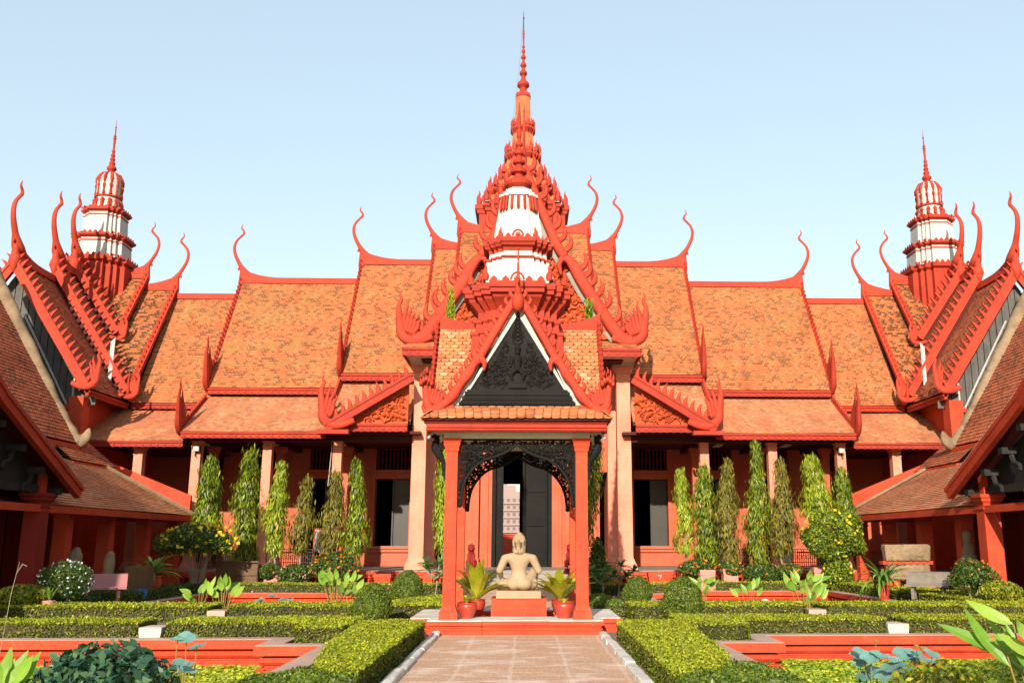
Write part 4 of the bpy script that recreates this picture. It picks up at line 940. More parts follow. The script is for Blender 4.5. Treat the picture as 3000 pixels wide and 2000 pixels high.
for m in (-1, 1):                              # cross roof (front slopes) and the main roof behind the front gable
    a, b_ = sorted((XC+m*.0, XC+m*1.66)); scales(T_, (a, 18.12, 4.20), (b_, 18.12, 4.20), (b_, 19.36, 6.10), (a, 19.36, 6.10))
    a, b_ = sorted((XC+m*.0, XC+m*1.66)); scales(T_, (b_, 20.68, 4.20), (a, 20.68, 4.20), (a, 19.44, 6.10), (b_, 19.44, 6.10), rh=.2)
    Q = [(XC+m*1.35, 18.0, 4.25), (XC+m*1.35, 20.8, 4.25), (XC, 20.8, 6.12), (XC, 18.0, 6.12)]
    if m < 0: Q = [Q[1], Q[0], Q[3], Q[2]]
    scales(T_, *Q, rh=.12)
T_.obj('tiled_roof', 'shingle', shr)
rb = W(); rb.prism([(18.16, 4.0), (18.16, 4.17), (19.4, 6.07), (20.64, 4.17), (20.64, 4.0)], (XC, 0, 0), (0, 1, 0), (0, 0, 1), 3.3)
rb.prism([(-1.3, 4.1), (-1.3, 4.22), (0, 6.08), (1.3, 4.22), (1.3, 4.1)], (XC, 19.4, 0), (1, 0, 0), (0, 0, 1), 2.7)
rb.box(XC-1.76, XC+1.76, 17.52, 21.26, 3.92, 3.938); rb.obj('roof_body', 'soffit', shr)
# black carved front pediment
pb = W()
for z0, z1, y, e in ((4.27, 4.33, 17.93, 1.13), (4.33, 4.36, 17.96, 1.1), (4.36, 4.43, 17.935, 1.07), (4.43, 4.46, 17.965, 1.05), (4.46, 4.53, 17.94, 1.02), (4.53, 4.57, 17.96, .98)): pb.box(XC-e, XC+e, y, 18.05, z0, z1)
for i in range(44): x = XC-1.08+2.16*(i+.5)/44; pb.ball((x, 17.93, 4.30), (.017, .02, .024), 6, 4); pb.ball((x*.94, 17.935, 4.395), (.014, .015, .02), 5, 4)
pb.prism([(XC-.92, 4.57), (XC+.92, 4.57), (XC, 6.08)], (0, 18.01, 0), (1, 0, 0), (0, 0, 1), .06)
for m in (-1, 1): pb.prism([(0, 0), (1.76, 0), (1.72, .05), (.03, .05)], (XC+m*.90, 17.975, 4.575), (-m*.515, 0, .857), (m*-.0+m*-.857*-1*-1*0+(-m)*.857*0+(-m)*.857, 0, -.515*0+.515*-1*0), .03) if False else None
in_t = lambda a, b: .02 < b and a > .02 and a+.02 < (1.46-b)*.60-.05
carve(pb, lambda a, b: in_t(a, b) and (a > .16 or b > 1.0 and a > .03), (.0, .9, .02, 1.45), (1, 0, 0), (0, 0, 1), (XC, 17.985, 4.59), (.03, .095), 110, .021, .012, 21, mirror=True)
# central standing deity in relief with lotus base, arms and flame halo
def cap(mb, a, b, ra, rb): capsule(mb, a, b, ra, rb, 8)
cz = 4.60
pb.box(XC-.17, XC+.17, 17.93, 18.0, cz, cz+.10); pb.box(XC-.13, XC+.13, 17.92, 18.0, cz+.10, cz+.13)
for m in (-1, 1):
    cap(pb, (XC+m*.05, 17.95, cz+.36), (XC+m*.13, 17.94, cz+.26), .05, .04); cap(pb, (XC+m*.13, 17.94, cz+.26), (XC+m*.10, 17.95, cz+.15), .038, .025)
    cap(pb, (XC+m*.09, 17.96, cz+.60), (XC+m*.16, 17.95, cz+.50), .028, .022); cap(pb, (XC+m*.16, 17.95, cz+.50), (XC+m*.15, 17.94, cz+.64), .022, .016)
    cap(pb, (XC+m*.09, 17.96, cz+.60), (XC+m*.14, 17.95, cz+.42), .025, .018)
cap(pb, (XC, 17.95, cz+.38), (XC, 17.95, cz+.58), .065, .085); cap(pb, (XC, 17.95, cz+.70), (XC, 17.95, cz+.74), .05, .05); pb.lathe(XC, 17.95, [(.06, cz+.76), (.065, cz+.79), (.04, cz+.83), (.01, cz+.90)], 8)
for i in range(7):
    t = i/6; q = smoothline([(0, 0), (.05*(1-t)+.03, .05), (.07*(1-t)+.02, .12), (0.0, .17)], 2)
    for m in (-1, 1): pb.tube([(XC+m*a, 17.975, cz+.86+.085*i+b) for a, b in [(v.x, v.y) for v in [Vector((p[0], p[1], 0)) for p in [(x.x, x.y) for x in q]]]], .014, 4)
pb.obj('carved_pediment', 'black', shr)
GLs = [(1.79, 4.07), (1.47, 4.22), (1.26, 4.42), (1.10, 4.66), (.95, 4.88), (.83, 5.08), (.74, 5.16), (.645, 5.08), (.65, 4.92)]
GUs = [(0, 6.44), (.11, 6.28), (.22, 6.10), (.37, 5.84), (.52, 5.58), (.64, 5.36), (.72, 5.22), (.745, 5.14)]
ws = W(); bs = W()
for m in (-1, 1):
    ws.prism([(XC+m*.96, 4.57), (XC+m*.84, 4.57), (XC, 6.02), (XC, 6.33)], (0, 18.03, 0), (1, 0, 0), (0, 0, 1), .10)
    ws.prism([(XC+m*1.30, 4.27), (XC+m*1.1, 4.27), (XC+m*.72, 5.1), (XC+m*.84, 5.1)], (0, 18.045, 0), (1, 0, 0), (0, 0, 1), .10)
    up = smoothline([(XC+m*a, 17.9, b) for a, b in GUs], 4); lo = smoothline([(XC+m*a, 17.9, b) for a, b in GLs], 4)
    ribbon(bs, up, [.075]*len(up), (0, -1, 0), .12); n = len(lo)
    ribbon(bs, lo, [.085+.012*sin(i*.9) if i < n*.68 else max(.02, .10-.09*(i/n-.68)/.32) for i in range(n)], (0, -1, 0), .14)
    for L, cnt, hh in ((GUs, 8, .15), (GLs[:7], 9, .2)):
        pts = smoothline([(XC+m*a, 17.9, b) for a, b in L], 6)
        for i in range(cnt):
            c = pts[int((i+.6)/cnt*(len(pts)-1))]+Vector((m*.045, 0, .045))
            q = smoothline([(0, 0, .05), (m*.05, .05, .048), (m*.055, .11, .036), (m*.02, hh, .008)], 3)
            bs.tube([c+Vector((a, 0, b)) for a, b, _ in q], [r*.95 for *_, r in q], 6, 1, up=(0, -1, 0), fb=.6)
    naga(bs, (XC+m*1.66, 17.88, 4.16), (-m, 0, 0), (0, 0, 1), .60, crest=5)
    for i in range(5):                          # hooded heads seen face on
        a = (i-2)*.32; c = Vector((XC+m*1.75+.17*sin(a), 17.80, 4.52+.22*cos(a)-abs(i-2)*.02)); bs.ball(c, (.045, .06, .065), 8, 6); bs.ball(c+Vector((0, -.05, -.02)), (.028, .035, .025), 6, 4)
        q = [(c.x, c.y+.02, c.z+.04), (c.x+.03*sin(a), c.y+.02, c.z+.14), (c.x+.01, c.y+.02, c.z+.24)]; bs.tube(q, [.03, .022, .004], 5)
bs.ball((XC, 17.80, 6.30), (.125, .13, .21), 14, 10)
q = smoothline([(17.78, 6.42, .085), (17.70, 6.56, .055), (17.66, 6.70, .036), (17.64, 6.85, .026), (17.62, 7.05, .021), (17.63, 7.22, .016), (17.60, 7.36, .012)], 4)
bs.tube([(XC, a, b) for a, b, _ in q], [r for *_, r in q], 8); bs.tube([(XC, 17.62, 6.7), (XC, 17.55, 6.66), (XC, 17.54, 6.60)], [.02, .028, .006], 6); bs.ball((XC, 17.6, 7.33), .025, 6, 4)
ws.obj('white_soffit', 'white', shr); bs.obj('curved_bargeboard', 'trim', shr, smooth=True)
sv = W(); ha = W()
for m in (-1, 1):
    x = XC+m*1.70
    rake(sv, (x, 19.4, 6.2), (x, 18.08, 4.22), (m, 0, 0), .10, .07, 0, inner=False); rake(sv, (x, 19.4, 6.2), (x, 20.72, 4.22), (m, 0, 0), .10, .07, 0, inner=False)
    for i in range(16): t = (i+.5)/16; sv.ball((x+m*.01, 19.4-1.32*t-.05, 6.22-1.98*t+.05), (.045, .06, .07), 7, 5)
    a, b_ = sorted((XC+m*.35, x)); L = b_-a; top = [(L*(1-i/12), .14+(.22*(1-i/12)**3 if m > 0 else .22*(i/12)**3)) for i in range(13)]
    sv.prism([(0, -.02), (L, -.02)]+top, (a, 19.4, 6.06), (1, 0, 0), (0, 0, 1), .13)
    sv.box(*sorted((XC+m*.35, XC+m*.9)), 18.9, 19.2, 5.55, 5.85) if False else None
    horn(ha, (x, 19.4, 6.28), (m, 0, 0), .44); ha.ball((x+m*.03, 19.4, 6.14), (.085, .085, .16), 12, 8)
sv.prism([(-.45, 0), (.45, 0), (.45, .1), (-.45, .1)], (XC, 18.62, 5.0), (1, 0, 0), (0, 0, 1), .02) if False else None
sv.obj('verge_beading', 'red2', shr); ha.obj('finial', 'trim', shr, smooth=True)
# bell tower of the shrine
R1 = W(); R2 = W(); cx, cy = XC-.02, 19.4
redent(R1, cx, cy, [(.98, 5.3), (.94, 5.85), (.98, 5.87), (.98, 5.93), (.88, 5.95), (.86, 6.10), (.91, 6.14), (.91, 6.20), (.82, 6.23), (.82, 6.36), (.92, 6.48), (1.0, 6.56), (1.02, 6.62), (1.10, 6.64), (1.10, 6.72), (1.14, 6.74), (1.15, 6.86), (1.02, 6.90)])
redent(R2, cx, cy, [(.82, 6.88), (.66, 7.50)]); redent(R2, cx, cy, [(.62, 7.54), (.60, 7.68)])
redent(R1, cx, cy, [(.68, 7.49), (.70, 7.51), (.70, 7.54), (.64, 7.56)])
redent(R1, cx, cy, [(.61, 7.67), (.63, 7.74), (.70, 7.77), (.72, 7.82), (.75, 7.84), (.76, 7.93), (.66, 7.96)])
redent(R2, cx, cy, [(.54, 7.94), (.50, 8.2), (.44, 8.6), (.39, 8.95), (.37, 9.05)]); redent(R2, cx, cy, [(.42, 9.0), (.42, 9.06), (.35, 9.08), (.34, 9.13), (.29, 9.15), (.27, 9.22)])
for h, z, fh, k in ((1.08, 6.88, .11, 9), (.72, 7.94, .09, 7)):
    flames(R1, cx, cy, h, z, fh, k, w=fh*1.25)
for h, z, fh in ((1.0, 6.9, .36), (.60, 7.95, .26)): corner_flames(R1, cx, cy, h, z, fh, ks=((.62, 1.0),) if h < .9 else ((.66, 1.02), (.98, .62)))
for h, z, r in ((1.10, 6.88, .13), (.73, 7.94, .11)):
    for k in range(4):
        a = k*pi/2; N = Vector((sin(a), -cos(a), 0)); U = Vector((cos(a), sin(a), 0)); c = Vector((cx, cy, z))+N*h*.98
        pts = [c+U*r*1.0*cos(t)+Vector((0, 0, .02+r*1.2*sin(t))) for t in [pi*j/10 for j in range(11)]]; R1.tube(pts, .022, 5)
        for j in range(5): t = pi*(j+.5)/5; R1.tube([c+Vector((0, 0, .03)), c+U*r*.6*cos(t)+Vector((0, 0, .03+r*.75*sin(t)))], [.025, .010], 5)
for k in range(4):
    a = k*pi/2; N = Vector((sin(a), -cos(a), 0)); U = Vector((cos(a), sin(a), 0))
    for j in range(-3, 4):
        o = (0, .13, .24, .345)[abs(j)]; dn = (1., 1., .85, .72)[abs(j)]; l = (.34, .36, .36, .36)[abs(j)]
        p0 = Vector((cx, cy, 8.99))+N*(.405*dn)+U*o*(1 if j > 0 else -1); p1 = Vector((cx, cy, 8.99-l))+N*(.455*dn)+U*o*1.12*(1 if j > 0 else -1)
        R1.tube([p0, p0.lerp(p1, .85), p1], [.032, .034, .008], 5)
R1.lathe(cx, cy, [(.17, 9.2), (.20, 9.24), (.29, 9.33), (.30, 9.40), (.20, 9.50), (.10, 9.55), (.10, 9.60), (.175, 9.64), (.18, 9.70), (.09, 9.78), (.075, 9.83), (.135, 9.87), (.137, 9.92), (.07, 10.0), (.06, 10.05), (.105, 10.09), (.105, 10.14), (.055, 10.22), (.045, 10.26), (.075, 10.30), (.078, 10.34), (.04, 10.42), (.035, 10.46), (.056, 10.52), (.058, 10.60), (.04, 10.70), (.055, 10.74), (.055, 10.76), (.032, 10.80), (.034, 10.95), (.02, 11.25), (.005, 11.35)], 18)
R1.obj('bell_tower', 'red2', shr); R2.obj('white_tower_wall', 'white', shr)
# black pierced arches
CUR = [(1.08, 2.36), (1.05, 2.62), (.99, 2.83), (.885, 3.0), (.765, 3.13), (.595, 3.24), (.42, 3.29), (.25, 3.36), (.115, 3.44), (0, 3.54)]
def arch_z(a):
    for (x0, z0), (x1, z1) in zip(CUR, CUR[1:]):
        if x1 <= a <= x0: return z1+(z0-z1)*(a-x1)/(x0-x1)
    return 2.3
for yy, sd in ((18.15, 3), (20.6, 4)):
    A_ = W()
    for m in (-1, 1):
        L = smoothline([(XC+m*a, yy, b) for a, b in CUR], 3); ribbon(A_, L, [.028]*len(L), (0, -1, 0), .06)
        L2 = smoothline([(XC+m*(a+.03 if a > .1 else a), yy-.02, b+.045) for a, b in CUR], 3)
        for p in L2[::1]: A_.ball(p, (.020, .03, .018), 5, 4)
        A_.box(*sorted((XC+m*1.105, XC+m*1.135)), yy-.03, yy+.03, 2.36, 3.60); A_.ball((XC+m*1.09, yy, 2.36), (.05, .04, .05), 8, 6)
        ins = lambda a, b: .0 < a < 1.12 and b < 3.60 and b > arch_z(a)+.02
        rg = random.Random(sd+m)
        carve(A_, ins, (.0, 1.12, 2.4, 3.6), (m, 0, 0), (0, 0, 1), (XC, yy, 0), (.035, .085), 120, .021, 0, sd)
        for _ in range(260):
            a = rg.uniform(.02, 1.11); b = rg.uniform(2.4, 3.58)
            if ins(a, b): t = rg.uniform(0, 6.3); A_.ball((XC+m*a, yy, b), (.022+.02*abs(cos(t)), .02, .02+.02*abs(sin(t))), 6, 4)
    A_.box(XC-1.13, XC+1.13, yy-.035, yy+.035, 3.60, 3.628); A_.obj('carved_arch', 'black', shr)
for m in (-1, 1):                               # beast-shaped brackets on the outer sides
    B_ = W(); x = XC+m*1.38; y = 18.17
    q = smoothline([(.0, 2.98, .04), (.02, 3.06, .055), (.02, 3.1, .035), (.05, 3.2, .045), (.12, 3.32, .075), (.19, 3.44, .085), (.20, 3.54, .065), (.17, 3.62, .05), (.23, 3.68, .05), (.28, 3.655, .02)], 4)
    B_.tube([(x+m*a, y, b) for a, b, _ in q], [r for *_, r in q], 8, 1, up=(0, -1, 0), fb=.7)
    q = smoothline([(.14, 3.42, .05), (.06, 3.5, .035), (.04, 3.58, .03), (.0, 3.66, .035), (.05, 3.70, .02), (.06, 3.66, .01)], 4); B_.tube([(x+m*a, y-.02, b) for a, b, _ in q], [r for *_, r in q], 7, 1, up=(0, -1, 0), fb=.7)
    for a, b, c, d in ((.2, 3.5, .27, 3.58), (.21, 3.44, .28, 3.47), (.1, 3.36, .03, 3.42), (.17, 3.62, .11, 3.7)): B_.tube([(x+m*a, y-.02, b), (x+m*(a+c)/2, y-.03, (b+d)/2+.02), (x+m*c, y-.02, d)], [.03, .025, .005], 5)
    B_.box(*sorted((x-m*.03, x+m*.06)), y-.06, y+.06, 2.93, 2.99); B_.box(*sorted((x-m*.03, x+m*.03)), y-.05, y+.05, 2.84, 2.93); B_.obj('beast_bracket', 'black', shr)
    f = W(); f.tube([(XC+m*1.60, 17.9, 3.74), (XC+m*1.70, 17.85, 3.60)], .028, 6); f.obj('floodlight', 'metal', shr)
# ================================================================ STATUE ON ITS PEDESTAL
o = MB(); o.box(-.545, .545, -.40, .50, 0, .61); o.box(-.55, .55, -.405, .505, .0, .05)
o = o.obj('statue_pedestal', 'red', None, loc=(0, 0, 0)); o.location = (0, 19.35, -.02); tag(o, 'plain red painted block carrying the seated stone figure', 'pedestal')
st = thing('seated_statue', 'sandstone figure seated with back turned, one knee raised, under the shrine roof', 'statue', (-.005, 19.2, .592))
b = MB(); b.prism([(-.44, 0), (.44, 0), (.435, .14), (-.43, .145)], (0, 0.02, 0), (1, 0, 0), (0, 0, 1), .62)
b.obj('stone_slab', 'stone', st)
S = MB(); z = .145
def cp(a, b, r0, r1, **k): capsule(S, (a[0], a[1], a[2]+z), (b[0], b[1], b[2]+z), r0, r1, **k)
S.ball((-.10, -.02, z+.125), (.165, .17, .135), 16, 10); S.ball((.11, -.02, z+.125), (.165, .17, .135), 16, 10)
S.loft([[(cx_+a*cos(t), cy_+b_*sin(t), z+zz) for t in [2*pi*k/20 for k in range(20)]] for cx_, cy_, a, b_, zz in ((0, 0, .24, .15, .12), (0, .0, .19, .13, .24), (0, .01, .150, .115, .34), (0, .01, .152, .115, .40), (0, 0, .19, .125, .50), (0, -.005, .235, .13, .58), (0, -.01, .27, .115, .64), (0, -.01, .23, .09, .69), (0, -.005, .11, .075, .73))])
cp((0, 0, .68), (0, .02, .80), .085, .075); S.ball((0, .03, z+.92), (.118, .135, .165), 18, 12)
for m in (-1, 1): cp((m*.12, 0, .66), (m*.285, -.005, .615), .07, .080)
cp((-.28, 0, .61), (-.385, .0, .385), .085, .072); cp((-.385, .0, .385), (-.36, .20, .24), .068, .046)
cp((.28, 0, .61), (.395, .03, .375), .085, .072); cp((.395, .03, .375), (.37, .26, .455), .066, .046)
cp((-.14, .02, .13), (-.34, .26, .10), .14, .095); cp((-.34, .26, .10), (.02, .42, .07), .085, .055); cp((.02, .42, .07), (.16, .44, .05), .05, .035)
cp((.15, .0, .14), (.32, .26, .36), .135, .095); cp((.32, .26, .36), (.30, .30, .07), .085, .055); cp((.30, .30, .05), (.30, .44, .035), .055, .035)
cp((-.12, .0, .12), (-.36, .06, .095), .135, .10); cp((.10, .0, .12), (.27, .08, .13), .135, .12); S.ball((0, -.005, z+.16), (.22, .15, .13), 16, 10)
S.ball((0, .155, z+.905), (.02, .035, .035), 8, 6); S.ball((0, .15, z+.845), (.04, .02, .015), 8, 6)
for m in (-1, 1): S.ball((m*.122, .03, z+.90), (.018, .035, .065), 8, 6); S.ball((m*.045, .145, z+.94), (.022, .015, .012), 8, 6)
for (hx, hy, hz, m) in ((-.35, .22, .23, -1), (.37, .29, .45, 1)):
    S.ball((hx, hy+.02, z+hz), (.045, .06, .028), 10, 6)
    for i in range(4): f0 = Vector((hx+(i-1.5)*.022, hy+.07, z+hz)); capsule(S, f0, f0+Vector((0, .045, -.01)), .012, .011, 6); capsule(S, f0+Vector((0, .045, -.01)), f0+Vector((0, .065+.004*(i in (1, 2)), -.04)), .011, .009, 6)
    capsule(S, (hx-m*.04, hy+.03, z+hz), (hx-m*.065, hy+.075, z+hz-.01), .014, .011, 6)
fuse(S, 'body', 'stone', st, vox=.011, sm=10)
H = MB()
for k in range(19):
    a = pi*(k-9)/9*.56; pts = []; N = 12
    for i in range(N):
        t = i/(N-1); ph = t*1.95; r = .124; wv = .003*sin(i*1.9+k)
        if ph < 1.55: p = (r*sin(min(1.5, ph))*sin(a)+wv*.6, .03-.150*sin(min(1.5, ph))*cos(a)*(1), z+.93+.165*cos(ph)*1.05)
        else: p = (r*sin(a)*.98*(1-.22*(t-.8))+wv*.5, .03-.148*cos(a)*(1-.1*(t-.8)), z+.93-.10-.62*(t-.79)*(.75+.25*cos(a)))
        pts.append(p)
    H.tube(pts, [.0145+.002*sin(i*2.4+k*1.3) for i in range(N)], 6)
H.lathe(0, .01, [(.075, z+1.06), (.062, z+1.085), (.048, z+1.10), (.046, z+1.12), (.02, z+1.128)], 12)
H.obj('braided_hair', 'stone', st, smooth=True)
# ================================================================ POTS WITH BIRD'S-NEST FERNS
def pot_prof(R, h): return [(R*.62, 0), (R*.60, .02), (R*.78, h*.25), (R*.98, h*.62), (R*1.02, h*.80), (R*.93, h*.90), (R*.97, h*.93), (R*1.04, h*.97), (R*1.03, h), (R*.90, h), (R*.88, h*.9), (R*.2, h*.88)]
def frond(mb, L, az, el, w, curl=.5, n=8, wav=.0, th=0):
    # one strap leaf rising from the crown and arching outwards, with a folded midrib
    U = Vector((cos(az), sin(az), 0)); S_ = Vector((-sin(az), cos(az), 0)); p = Vector((0, 0, 0)); a = el; pts = []
    for i in range(n+1):
        pts.append(p.copy()); p = p+(U*cos(a)+Vector((0, 0, sin(a))))*L/n; a -= curl/n*(1+i/n)
    L1 = []; C_ = []; R_ = []
    for i, q in enumerate(pts):
        t = i/n; ww = w*(sin(pi*min(1, t*.93+.07))**.75)*(1+wav*sin(i*2.3+az*3)); L1.append(q+S_*ww+Vector((0, 0, ww*.35))); R_.append(q-S_*ww+Vector((0, 0, ww*.35))); C_.append(q)
    b0 = len(mb.v); m_ = n+1; mb.v.extend(map(tuple, L1+C_+R_))
    for i in range(n): mb.f.append((b0+i, b0+i+1, b0+m_+i+1, b0+m_+i)); mb.f.append((b0+m_+i, b0+m_+i+1, b0+2*m_+i+1, b0+2*m_+i))
def potted(label, loc, R, h, nf, L, w, mat='fern', curl=.5, el=(1.0, 1.4), group='glazed pots inside the shrine', cat='potted plant', wav=.12):
    t = thing('potted_fern', label, cat, loc, group); p = MB(); p.lathe(0, 0, pot_prof(R, h), 24); p.obj('pot', 'pot', t, smooth=True)
    f = MB()
    for i in range(nf): frond(f, L*random.uniform(.7, 1.1), i*2.4+random.uniform(-.3, .3), random.uniform(*el), w*random.uniform(.75, 1.1), curl*random.uniform(.6, 1.3), wav=wav)
    f.v = [(x, y, q+h*.9) for x, y, q in f.v]; f.obj('fronds', mat, t); return t
potted('red glazed pot with small fern beside the left front shrine post', (-.98, 18.42, .262), .19, .29, 14, .27, .045, el=(.5, 1.3))
potted('red glazed pot with small fern beside the right front shrine post', (.87, 18.42, .262), .20, .30, 7, .13, .03, el=(.5, 1.3))
potted('large fern in red pot left of the seated stone figure', (-.84, 19.30, .262), .17, .30, 28, .88, .105, curl=.6, el=(.6, 1.4))
potted('large fern in red pot right of the seated stone figure', (.82, 19.30, .262), .17, .30, 28, .88, .105, curl=.6, el=(.6, 1.4))
# guardian lions on the hall steps
LB = MB()
capsule(LB, (0, 0, .22), (0, -.04, .42), .13, .12); capsule(LB, (0, -.04, .42), (0, -.12, .62), .12, .11); LB.ball((0, -.16, .72), (.14, .14, .13), 12, 8); LB.ball((0, -.28, .69), (.085, .07, .06), 10, 6)
for m in (-1, 1):
    capsule(LB, (m*.09, -.10, .50), (m*.10, -.16, .10), .065, .045); capsule(LB, (m*.10, -.16, .08), (m*.10, -.24, .05), .05, .04); capsule(LB, (m*.12, .02, .22), (m*.15, -.08, .10), .10, .06); LB.ball((m*.11, -.12, .83), (.03, .03, .05), 6, 5)
capsule(LB, (0, .14, .25), (0, .16, .6), .04, .03); capsule(LB, (0, -.02, .80), (0, .03, .45), .10, .08)
for i, s in enumerate((-1, 1)):
    t = thing('guardian_lion', 'small dark red guardian lion on the %s of the hall steps' % ('left' if s < 0 else 'right'), 'lion statue', (s*1.83-.05, 35.6, .535), 'guardian lions by the hall steps')
    if i == 0: lion = fuse(LB, 'body', 'dred', t, vox=.02, sm=4)
    else: l2 = lion.copy(); link(l2, t)
    p = MB(); square(p, 0, 0, [(.24, 0), (.24, .10), (.20, .12), (.18, .17), (.2, .2)]); q = p.obj('base', 'dred', t); lion.location.z = .2
    if i: l2.location.z = .2
# ================================================================ COURT: ground, pools, paths, hedges, planting
_y, _p = radians(1.70), radians(12.2)
_R = np.array([cos(_y), -sin(_y), 0]); _F = np.array([sin(_y)*cos(_p), cos(_y)*cos(_p), sin(_p)]); _U = np.array([-sin(_y)*sin(_p), -cos(_y)*sin(_p), cos(_p)])
def at(px, py, Y=None, Z=None):              # surveyed position: photograph point at a known distance or height
    d = _F+_R*(px-1622)/2730+_U*(1000-py)/2730; t = Y/d[1] if Y is not None else (Z-1.65)/d[2]
    return np.array([.12, 0, 1.65])+d*t
def structure(o, **k): return tag(o, kind='structure')
# pools as unions of rectangles (x0, x1, y0, y1)
POOL = {('near', -1): [(-11.3, -4.11, 4.0, 16.42), (-4.12, -3.07, 4.0, 15.42)], ('near', 1): [(4.32, 11.3, 4.0, 16.85), (3.28, 4.33, 4.0, 15.66)],
        ('far', -1): [(-10.0, -4.9, 22.6, 31.4), (-4.91, -3.9, 23.6, 30.2)], ('far', 1): [(4.9, 10.3, 22.6, 32.2), (3.9, 4.91, 23.6, 30.6)]}
xs = sorted({-300, -60, -16, 16, 60, 300, -1.44, 1.50}|{r[i] for P_ in POOL.values() for r in P_ for i in (0, 1)})
ys = sorted({-60, 17.85, 60, 150, 400}|{r[i] for P_ in POOL.values() for r in P_ for i in (2, 3)})
g = MB(); idx = {}
def vid(x, y):
    if (x, y) not in idx: idx[(x, y)] = len(g.v); g.v.append((x, y, 0))
    return idx[(x, y)]
for a, b in zip(xs, xs[1:]):
    for c, d in zip(ys, ys[1:]):
        mx_, my_ = (a+b)/2, (c+d)/2
        if any(r[0] < mx_ < r[1] and r[2] < my_ < r[3] for P_ in POOL.values() for r in P_): continue
        if b-a < 1e-6: continue
        g.f.append((vid(a, c), vid(b, c), vid(b, d), vid(a, d)))
structure(g.obj('ground', 'soil'))
# path of exposed-aggregate slabs with worn lime joints
m, nt_, b_, tc = base('aggregate_slabs', .9, .2); co = tc.outputs['Object']
br = nt_.nodes.new('ShaderNodeTexBrick'); mpn = nt_.nodes.new('ShaderNodeMapping'); mpn.inputs['Rotation'].default_value = (0, 0, pi/2); nt_.links.new(co, mpn.inputs[0])
wv = nt_.nodes.new('ShaderNodeTexNoise'); wv.inputs['Scale'].default_value = 1.6; nt_.links.new(co, wv.inputs['Vector'])
vm = nt_.nodes.new('ShaderNodeVectorMath'); vm.operation = 'MULTIPLY_ADD'; nt_.links.new(wv.outputs['Color'], vm.inputs[0]); vm.inputs[1].default_value = (.10, .10, 0); nt_.links.new(mpn.outputs[0], vm.inputs[2])
nt_.links.new(vm.outputs[0], br.inputs['Vector']); br.inputs['Scale'].default_value = 1; br.inputs['Brick Width'].default_value = 1.05; br.inputs['Row Height'].default_value = .735; br.inputs['Mortar Size'].default_value = .04; br.inputs['Mortar Smooth'].default_value = .7
br.inputs['Color1'].default_value = (.44, .275, .185, 1); br.inputs['Color2'].default_value = (.39, .24, .165, 1); br.inputs['Mortar'].default_value = (.60, .51, .44, 1); br.offset = .37
sp_ = ramp(nt_, noise(nt_, co, 30, 4, .75), [(.30, (.16, .11, .07)), (.45, (.42, .22, .12)), (.58, (.56, .36, .23)), (.70, (.80, .66, .56))])
c1 = mix(nt_, br.outputs['Color'], sp_, .7); st_ = ramp(nt_, noise(nt_, mp(nt_, co, (.7, 1.6, 1)), 1.3, 7, .72, .5), [(.50, 0.), (.66, 1.)])
c1 = mix(nt_, c1, (.68, .55, .47), mth(nt_, 'MULTIPLY', st_, .8)); nt_.links.new(c1, b_.inputs['Base Color']); bump(nt_, b_, noise(nt_, co, 55, 3, .7), .5, .006); M['path'] = m
p = MB(); p.box(-1.44, 1.50, -8, 17.84, -.02, .006); structure(p.obj('garden_path', 'path'))
p = MB(); p.box(-12.8, -2.06, 18.7, 19.9, -.02, .006); p.box(2.0, 12.8, 18.7, 19.9, -.02, .006); structure(p.obj('cross_path', 'path'))
p = MB(); p.box(-1.2, 1.2, 21.42, 35.0, -.02, .12); structure(p.obj('rear_path', 'path'))
for s, x in ((-1, -1.50), (1, 1.56)):
    k = MB(); y = -4.0
    while y < 17.7:
        L = random.uniform(.9, 1.5); L = min(L, 17.8-y); t = random.uniform(-.012, .012); h = random.uniform(.06, .09); w = .08
        pts = [[(x+t-w, yy, -.03), (x+t+w, yy, -.03), (x+t+w*.9, yy, h*.8), (x+t+w*.6, yy, h), (x+t-w*.6, yy, h), (x+t-w*.9, yy, h*.8)] for yy in (y+.012, y+.05, y+L*.5, y+L-.05, y+L-.012)]
        pts = [[(a+random.uniform(-.008, .008), b, c+random.uniform(-.006, .006)) for a, b, c in r] for r in pts]; k.loft(pts); y += L
    structure(k.obj('path_kerb', 'kerb'))
